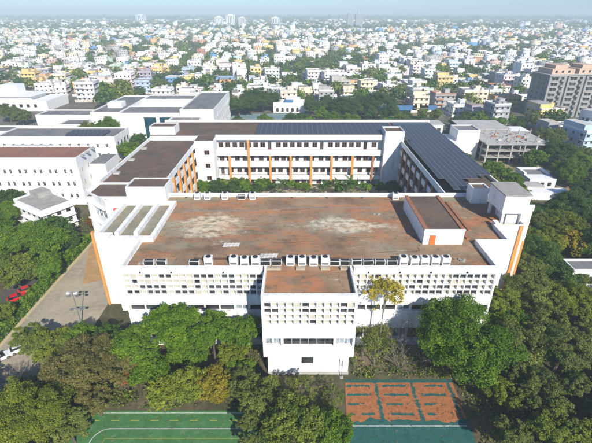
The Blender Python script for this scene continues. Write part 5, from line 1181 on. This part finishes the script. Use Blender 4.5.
# ------------------------------------------------------------------ the far town and far trees, each one mass
def far_houses():
    n = len(H_FAR); A = np.array(H_FAR); r = np.random.default_rng(9)
    cell = A[:, 2]; w = cell * r.uniform(.50, .84, n); d = cell * r.uniform(.50, .84, n)
    h = r.choice([4, 7.2, 7.2, 10.4, 10.4, 14], n) * r.uniform(.9, 1.1, n); h = np.where((cell > 25) & (r.random(n) < .25), h * r.uniform(1.2, 2.0, n), h)
    rot = .13 + r.normal(0, .06, n) + np.where(r.random(n) < .3, .5, 0)
    pal = np.array([COLS[c] for c in CW]); wc = pal[r.integers(0, len(pal), n)] * r.uniform(.85, 1.05, (n, 1))
    rp = np.array(ROOFC + [(.68, .66, .62), (.55, .53, .5)]); rc = rp[r.integers(0, len(rp), n)]
    Vs, Fs, Cs, Us = [], [], [], []
    def boxes(cx, cy, w, d, z0, z1, rot, wc, rc):
        k = len(cx); c, s = np.cos(rot), np.sin(rot); V = np.zeros((k, 8, 3), np.float32)
        for q, (a, b_) in enumerate(((-1, -1), (1, -1), (1, 1), (-1, 1))):
            lx, ly = a * w / 2, b_ * d / 2
            for top in (0, 1): V[:, q + 4 * top, 0] = cx + lx * c - ly * s; V[:, q + 4 * top, 1] = cy + lx * s + ly * c; V[:, q + 4 * top, 2] = z1 if top else z0
        f = np.array([(4, 5, 6, 7), (0, 1, 5, 4), (1, 2, 6, 5), (2, 3, 7, 6), (3, 0, 4, 7)])
        base = sum(len(v) for v in Vs); F = (np.arange(k)[:, None, None] * 8 + f[None]).reshape(-1, 4) + base
        U = np.zeros((k, 5, 4, 2), np.float32); z0 = np.broadcast_to(z0, k)
        for fi, L_ in ((1, w), (2, d), (3, w), (4, d)):
            U[:, fi, 1, 0] = L_; U[:, fi, 2, 0] = L_; U[:, fi, 2, 1] = z1 - z0; U[:, fi, 3, 1] = z1 - z0
        cc = np.repeat(wc[:, None, :], 5, 1); cc[:, 0] = rc
        U[np.asarray(cy) > 1250] = 0
        Vs.append(V.reshape(-1, 3)); Fs.append(F); Cs.append(cc.reshape(-1, 3)); Us.append(U.reshape(-1, 2))
    boxes(A[:, 0], A[:, 1], w, d, np.zeros(n), h, rot, wc, rc)
    near = (A[:, 1] < 3400)
    k = near & (r.random(n) < .75); ox = r.uniform(-.2, .2, n) * w; oy = r.uniform(-.2, .2, n) * d
    boxes((A[:, 0] + ox)[k], (A[:, 1] + oy)[k], (w * r.uniform(.25, .6, n))[k], (d * r.uniform(.25, .6, n))[k], h[k], (h + r.choice([2.4, 2.6, 3.3, 3.4], n))[k], rot[k], wc[k], rc[k])
    k2 = (A[:, 1] < 1000)                                           # parapets and ledges as slightly wider lids
    for z, t, grow in ((3.3, .15, 1.0), (6.7, .15, 1.0)):
        q = k2 & (h > z + 1); boxes(A[q, 0], A[q, 1], w[q] + grow, d[q] + grow, np.full(q.sum(), z), np.full(q.sum(), z + t), rot[q], wc[q], wc[q])
    for sx, sy in ((0, -1), (0, 1), (-1, 0), (1, 0)):
        q = k2; c, s = np.cos(rot[q]), np.sin(rot[q]); lx, ly = sx * (w[q] / 2 - .1), sy * (d[q] / 2 - .1)
        boxes(A[q, 0] + lx * c - ly * s, A[q, 1] + lx * s + ly * c, w[q] if sx == 0 else np.full(q.sum(), .22), d[q] if sy == 0 else np.full(q.sum(), .22), h[q], h[q] + .95, rot[q], wc[q], wc[q])
    me = fast_mesh('far_town', np.concatenate(Vs), np.concatenate(Fs), ['far_town'], col=np.concatenate(Cs), uv=np.concatenate(Us))
    o = put('far_town', me); o['kind'] = 'stuff'; o['label'] = 'far town of countless pale flat-roofed houses fading into haze'; o['category'] = 'houses'
far_houses()
def far_trees():
    A = np.array([(x, y) for x, y, g in T_FAR]); r = np.random.default_rng(12); n = len(A)
    y = A[:, 1]; R = r.uniform(3.6, 7.0, n) * np.where(y > 1700, 1.7, 1.0) * np.where(y > 3400, 1.9, 1.0)
    cnt = np.where(y < 650, 320, np.where(y < 1000, 110, np.where(y < 1700, 36, 16))); idx = np.repeat(np.arange(n), cnt); m_ = len(idx)
    u = r.normal(size=(m_, 3)); u[:, 2] = np.abs(u[:, 2]) - .2; u /= np.linalg.norm(u, axis=1)[:, None]
    lob = r.uniform(.62, 1.12, m_) * (1 + .22 * np.sin(u[:, 0] * 4 + idx) * np.sin(u[:, 1] * 5 + idx * 1.7))
    cen = np.stack([A[idx, 0], A[idx, 1], R[idx] * 1.0], 1) + u * (R[idx] * lob)[:, None] * np.array([1, 1, .85])
    V, F = leaves(cen, u, (R[idx] * np.where(cnt[idx] > 50, .26, np.where(cnt[idx] > 20, .36, .52)))[:, None][:, 0].mean() * 0 + 1.0, r)
    V = V.reshape(-1, 4, 3); c0 = cen[:, None, :]; sz = R[idx] * np.where(cnt[idx] > 200, .17, np.where(cnt[idx] > 50, .25, np.where(cnt[idx] > 20, .37, .52))); V = c0 + (V - c0) * sz[:, None, None]
    pal = np.array([TCOL['deep'], TCOL['deep'], TCOL['dark'], TCOL['mid'], TCOL['olivegreen']]); col = pal[r.integers(0, 5, n)][idx]
    me = fast_mesh('far_trees', V.reshape(-1, 3), F, ['leaf_stuff'], tint=r.uniform(.1, .9, m_), col=col)
    o = put('far_trees', me); o['kind'] = 'stuff'; o['label'] = 'dark tree crowns scattered through the far town'; o['category'] = 'trees'
far_trees()

# towers on the skyline: (x, y, w, d, h, colour, label)
TOW = [(-318, 1890, 30, 20, 48, 'white', 'leftmost white tower of the skyline cluster left of centre'), (-272, 1905, 36, 20, 55, 'white', 'tallest white tower of the skyline cluster left of centre'),
       (-222, 1885, 30, 20, 46, 'off-white', 'rightmost tower of the skyline cluster left of centre'), (-95, 2120, 36, 24, 44, 'white', 'lone white tower on the skyline just left of centre'),
       (222, 1870, 26, 22, 62, 'grey', 'left one of the twin grey towers on the skyline'), (258, 1880, 30, 22, 60, 'grey', 'right one of the twin grey towers on the skyline'),
       (-980, 2900, 60, 24, 52, 'white', 'pale broad tower on the hazy skyline at the far left')]
for x, y, w, d, h, c, lab in TOW:
    o = thing('tower_block', lab, 'tower', (x, y, 0), 0, 'towers on the skyline'); o['_local'] = 1
    q = MB().box(-w / 2, w / 2, -d / 2, d / 2, 0, h).build('wall', 'town_wall', o); q.color = (*COLS[c], 1)
    q = MB().box(-w / 5, w / 4, -d / 3, d / 3, h, h + 4).build('roof_room', 'town_wall', o); q.color = (*COLS[c], 1)
    for i in range(5):
        xx = -w / 2 + w * (i + .5) / 5; MB().box(xx - w * .05, xx + w * .05, -d / 2 - .3, -d / 2 - .01, 3, h - 2).build('window_strip', 'glass_pale', o)

# ------------------------------------------------------------------ hedges, undergrowth
def hedge(x0, x1, y0, y1, h, n, col, lab, seed):
    r = np.random.default_rng(seed); p = np.stack([r.uniform(x0, x1, n), r.uniform(y0, y1, n), np.full(n, h) + r.normal(0, .12, n)], 1)
    side = r.random(n); p[:, 0] = np.where(side < .22, x0 + r.normal(0, .1, n), np.where(side < .44, x1 + r.normal(0, .1, n), p[:, 0])); p[:, 2] = np.where(side < .44, r.uniform(0.1, h, n), p[:, 2])
    bumpy = .5 + .5 * np.sin(p[:, 1] * 1.7 + seed) * np.sin(p[:, 0] * 2.1 + p[:, 1] * .6); p[:, 2] *= .82 + .3 * bumpy
    V, F = leaves(p, np.array([[0, 0, .6]]).repeat(n, 0), .24, r)
    o = put('hedge', fast_mesh('hedge', V - np.array([(x0 + x1) / 2, (y0 + y1) / 2, 0]), F, ['leaf'], tint=np.clip(.7 * bumpy + r.uniform(0, .3, n), 0, 1)), None, ((x0 + x1) / 2, (y0 + y1) / 2, 0))
    o.color = (*col, 1); tag(o, lab, 'hedge')
hedge(-66.2, -63.3, 62, 112, 2.0, 9000, TCOL['mid'], 'clipped green hedge along the left side of the road', 2)
hedge(-47.4, -46.2, 97.5, 110, 1.4, 1500, TCOL['deep'], 'low dark hedge strip under the glass-banded corner', 4)
def scrub(name, lab, regions, n, size, col, seed):
    r = np.random.default_rng(seed); P_ = []
    for (x0, x1, y0, y1, wgt) in regions:
        k = int(n * wgt); cx = r.uniform(x0, x1, k // 25 + 1); cy = r.uniform(y0, y1, k // 25 + 1); hh = r.uniform(.2, 1.5, k // 25 + 1); i = r.integers(0, len(cx), k)
        P_.append(np.stack([np.clip(cx[i] + r.normal(0, .7, k), x0, x1), np.clip(cy[i] + r.normal(0, .7, k), y0, y1), np.abs(r.normal(0, .5, k)) * hh[i] + .1], 1))
    p = np.concatenate(P_); V, F = leaves(p, np.array([[0, 0, .7]]).repeat(len(p), 0), size, r)
    pal = np.array([TCOL[c] for c in col]); o = put(name, fast_mesh(name, V, F, ['leaf_stuff'], tint=r.uniform(0, 1, len(p)), col=pal[r.integers(0, len(pal), len(p))]))
    o['kind'] = 'stuff'; o['label'] = lab; o['category'] = 'undergrowth'
scrub('undergrowth', 'low green and brown undergrowth beneath the campus trees',
      [(-50, -37.6, 36, 58, .12), (-44, -6.4, 50.4, 65, .24), (-4, 7.2, 36, 57, .08), (11.2, 36, 57.2, 65.5, .10), (30.4, 66, 36, 76, .26), (60, 110, 70, 150, .22), (-110, -66.4, 104, 136, .08), (-110, -74.5, 60, 104, .10), (-36, 38, 143, 154, .05)],
      26000, .22, ['mid', 'olive', 'dark', 'brown', 'yellowish', 'deep'], 21)

def litter():
    r = np.random.default_rng(31); P_ = []
    for x0, x1, y0, y1, n in ((-36, -6, 36, 49.6, 380), (9, 29, 38, 56.5, 700), (-61, -46, 60, 100, 500), (-33, 38, 67.2, 70, 350)):
        e = np.minimum(r.random(n), r.random(n)); z = RZ + .06 if y0 == 67.2 else .09
        P_.append(np.stack([x0 + (x1 - x0) * r.random(n), y1 - (y1 - y0) * e, np.full(n, z)], 1))
    p = np.concatenate(P_); n = len(p); a = r.uniform(0, 6.28, n); sz = r.uniform(.05, .13, n)
    V = np.stack([p + np.stack([np.cos(a + q) * sz, np.sin(a + q) * sz * .7, r.uniform(0, .02, n)], 1) for q in (0, 1.57, 3.14, 4.71)], 1)
    pal = np.array([(.16, .11, .05), (.22, .16, .06), (.10, .09, .04), (.26, .20, .08)])
    o = put('leaf_litter', fast_mesh('leaf_litter', V.reshape(-1, 3), np.arange(4 * n).reshape(n, 4), ['leaf_stuff'], tint=r.uniform(0, 1, n), col=pal[r.integers(0, 4, n)])); o['kind'] = 'stuff'; o['label'] = 'dry fallen leaves scattered over the courts and road'; o['category'] = 'leaf litter'
litter()
# ------------------------------------------------------------------ cars and the lamp post
def car(x, y, rz, col, lab):
    o = thing('car', lab, 'car', (x, y, .05), rz, 'parked cars'); o['_local'] = 1
    prof = [(-2.1, .35), (-2.15, .75), (-1.95, 1.0), (-1.0, 1.05), (1.15, 1.0), (2.0, .85), (2.15, .55), (2.1, .3)]
    def ext(prof, w, taper=None):
        m = MB(); n = len(prof); w2 = taper or [w] * n
        vs = [(x_, -w2[i], z_) for i, (x_, z_) in enumerate(prof)] + [(x_, w2[i], z_) for i, (x_, z_) in enumerate(prof)]
        return m.add(vs, [tuple(range(n)), tuple(range(2 * n - 1, n - 1, -1))] + [((i + 1) % n, i, n + i, n + (i + 1) % n) for i in range(n)])
    bd = put('body', ext(prof, .88).mesh('body', 'car_paint'), o); bd.color = (*col, 1)
    cab = [(-1.75, 1.02), (-1.35, 1.48), (.35, 1.5), (1.05, 1.02)]
    put('cabin_glass', ext(cab, .8, [.84, .68, .68, .84]).mesh('cabin_glass', 'glass'), o)
    rf = put('roof', MB().box(-1.3, .3, -.66, .66, 1.49, 1.55).mesh('roof', 'car_paint'), o); rf.color = (*col, 1)
    wm = MB(); wm.tube((0, -.12, 0), (0, .12, 0), .33, .33, 14); wm = wm.mesh('wheel', 'tyre')
    hub = MB().tube((0, -.13, 0), (0, .13, 0), .19, .19, 10).mesh('rim', 'metal_grey')
    for a in (-1.3, 1.35):
        for s in (-.8, .8): w_ = put('wheel', wm, o, (a, s, .33)); put('rim', hub, w_)
    for s in (-.6, .6):
        put('headlight', MB().box(2.02, 2.14, s - .18, s + .18, .62, .8).mesh('headlight', 'glass_pale'), o); put('tail_light', MB().box(-2.17, -2.1, s - .16, s + .16, .7, .9).mesh('tail_light', 'door_red'), o)
car(-68.6, 81.6, math.radians(40), (.55, .02, .02), 'nearer of the two red cars parked beyond the hedge')
car(-67.9, 85.0, math.radians(42), (.55, .03, .025), 'farther of the two red cars parked beyond the hedge')
car(-60.2, 61.8, math.radians(50), (.75, .75, .74), 'nearer white car parked at the bottom of the road')
car(-57.6, 64.6, math.radians(40), (.72, .72, .72), 'farther white car parked at the bottom of the road')
o = thing('lamp_post', 'tall lamp post with two tiers of floodlights standing in the road', 'lamp post', (-48.5, 72.4, 0)); o['_local'] = 1
MB().cyl(0, 0, .6, 9.2, .14, 8, 0, .07).build('pole', 'metal_grey', o); MB().box(-.5, .5, -.5, .5, 0, .6).build('base', 'concrete_light', o)
for z, L_ in ((9.0, .8), (8.2, .9), (4.6, 1.1)):
    MB().box(-L_, L_, -.05, .05, z, z + .1).build('cross_arm', 'metal_grey', o)
    for s in (-1, 1):
        MB().box(s * L_ - .32, s * L_ + .32, -.4, .1, z - .2, z + .1).build('flood_head', 'metal_white' if z > 8.5 else 'metal_grey', o)
for x, y, lab in ((8.8, 57.3, 'thin net post at the back left of the orange court'), (30.2, 57.2, 'thin net post at the back right of the orange court')):
    o = thing('court_post', lab, 'post', (x, y, 0)); o['_local'] = 1; MB().cyl(0, 0, 0, 4.5, .07, 8).build('pole', 'metal_grey', o); MB().box(-.3, .3, -.3, .3, 0, .15).build('base', 'concrete_light', o)

# ------------------------------------------------------------------ haze over the town
m = bpy.data.materials.new('haze'); m.use_nodes = True; nt = m.node_tree; nt.nodes.clear()
pv_ = nt.nodes.new('ShaderNodeVolumePrincipled'); pv_.inputs['Color'].default_value = (.74, .89, .93, 1); pv_.inputs['Density'].default_value = 0.00040; pv_.inputs['Anisotropy'].default_value = -0.08
mo = nt.nodes.new('ShaderNodeOutputMaterial'); nt.links.new(pv_.outputs[0], mo.inputs['Volume']); MATS['haze'] = m
hz = MB().box(-14200, 14200, -700, 15200, -1.2, 100).build('haze', 'haze'); hz['kind'] = 'stuff'
for ob in list(bpy.data.objects):
    if '_local' in ob: del ob['_local']
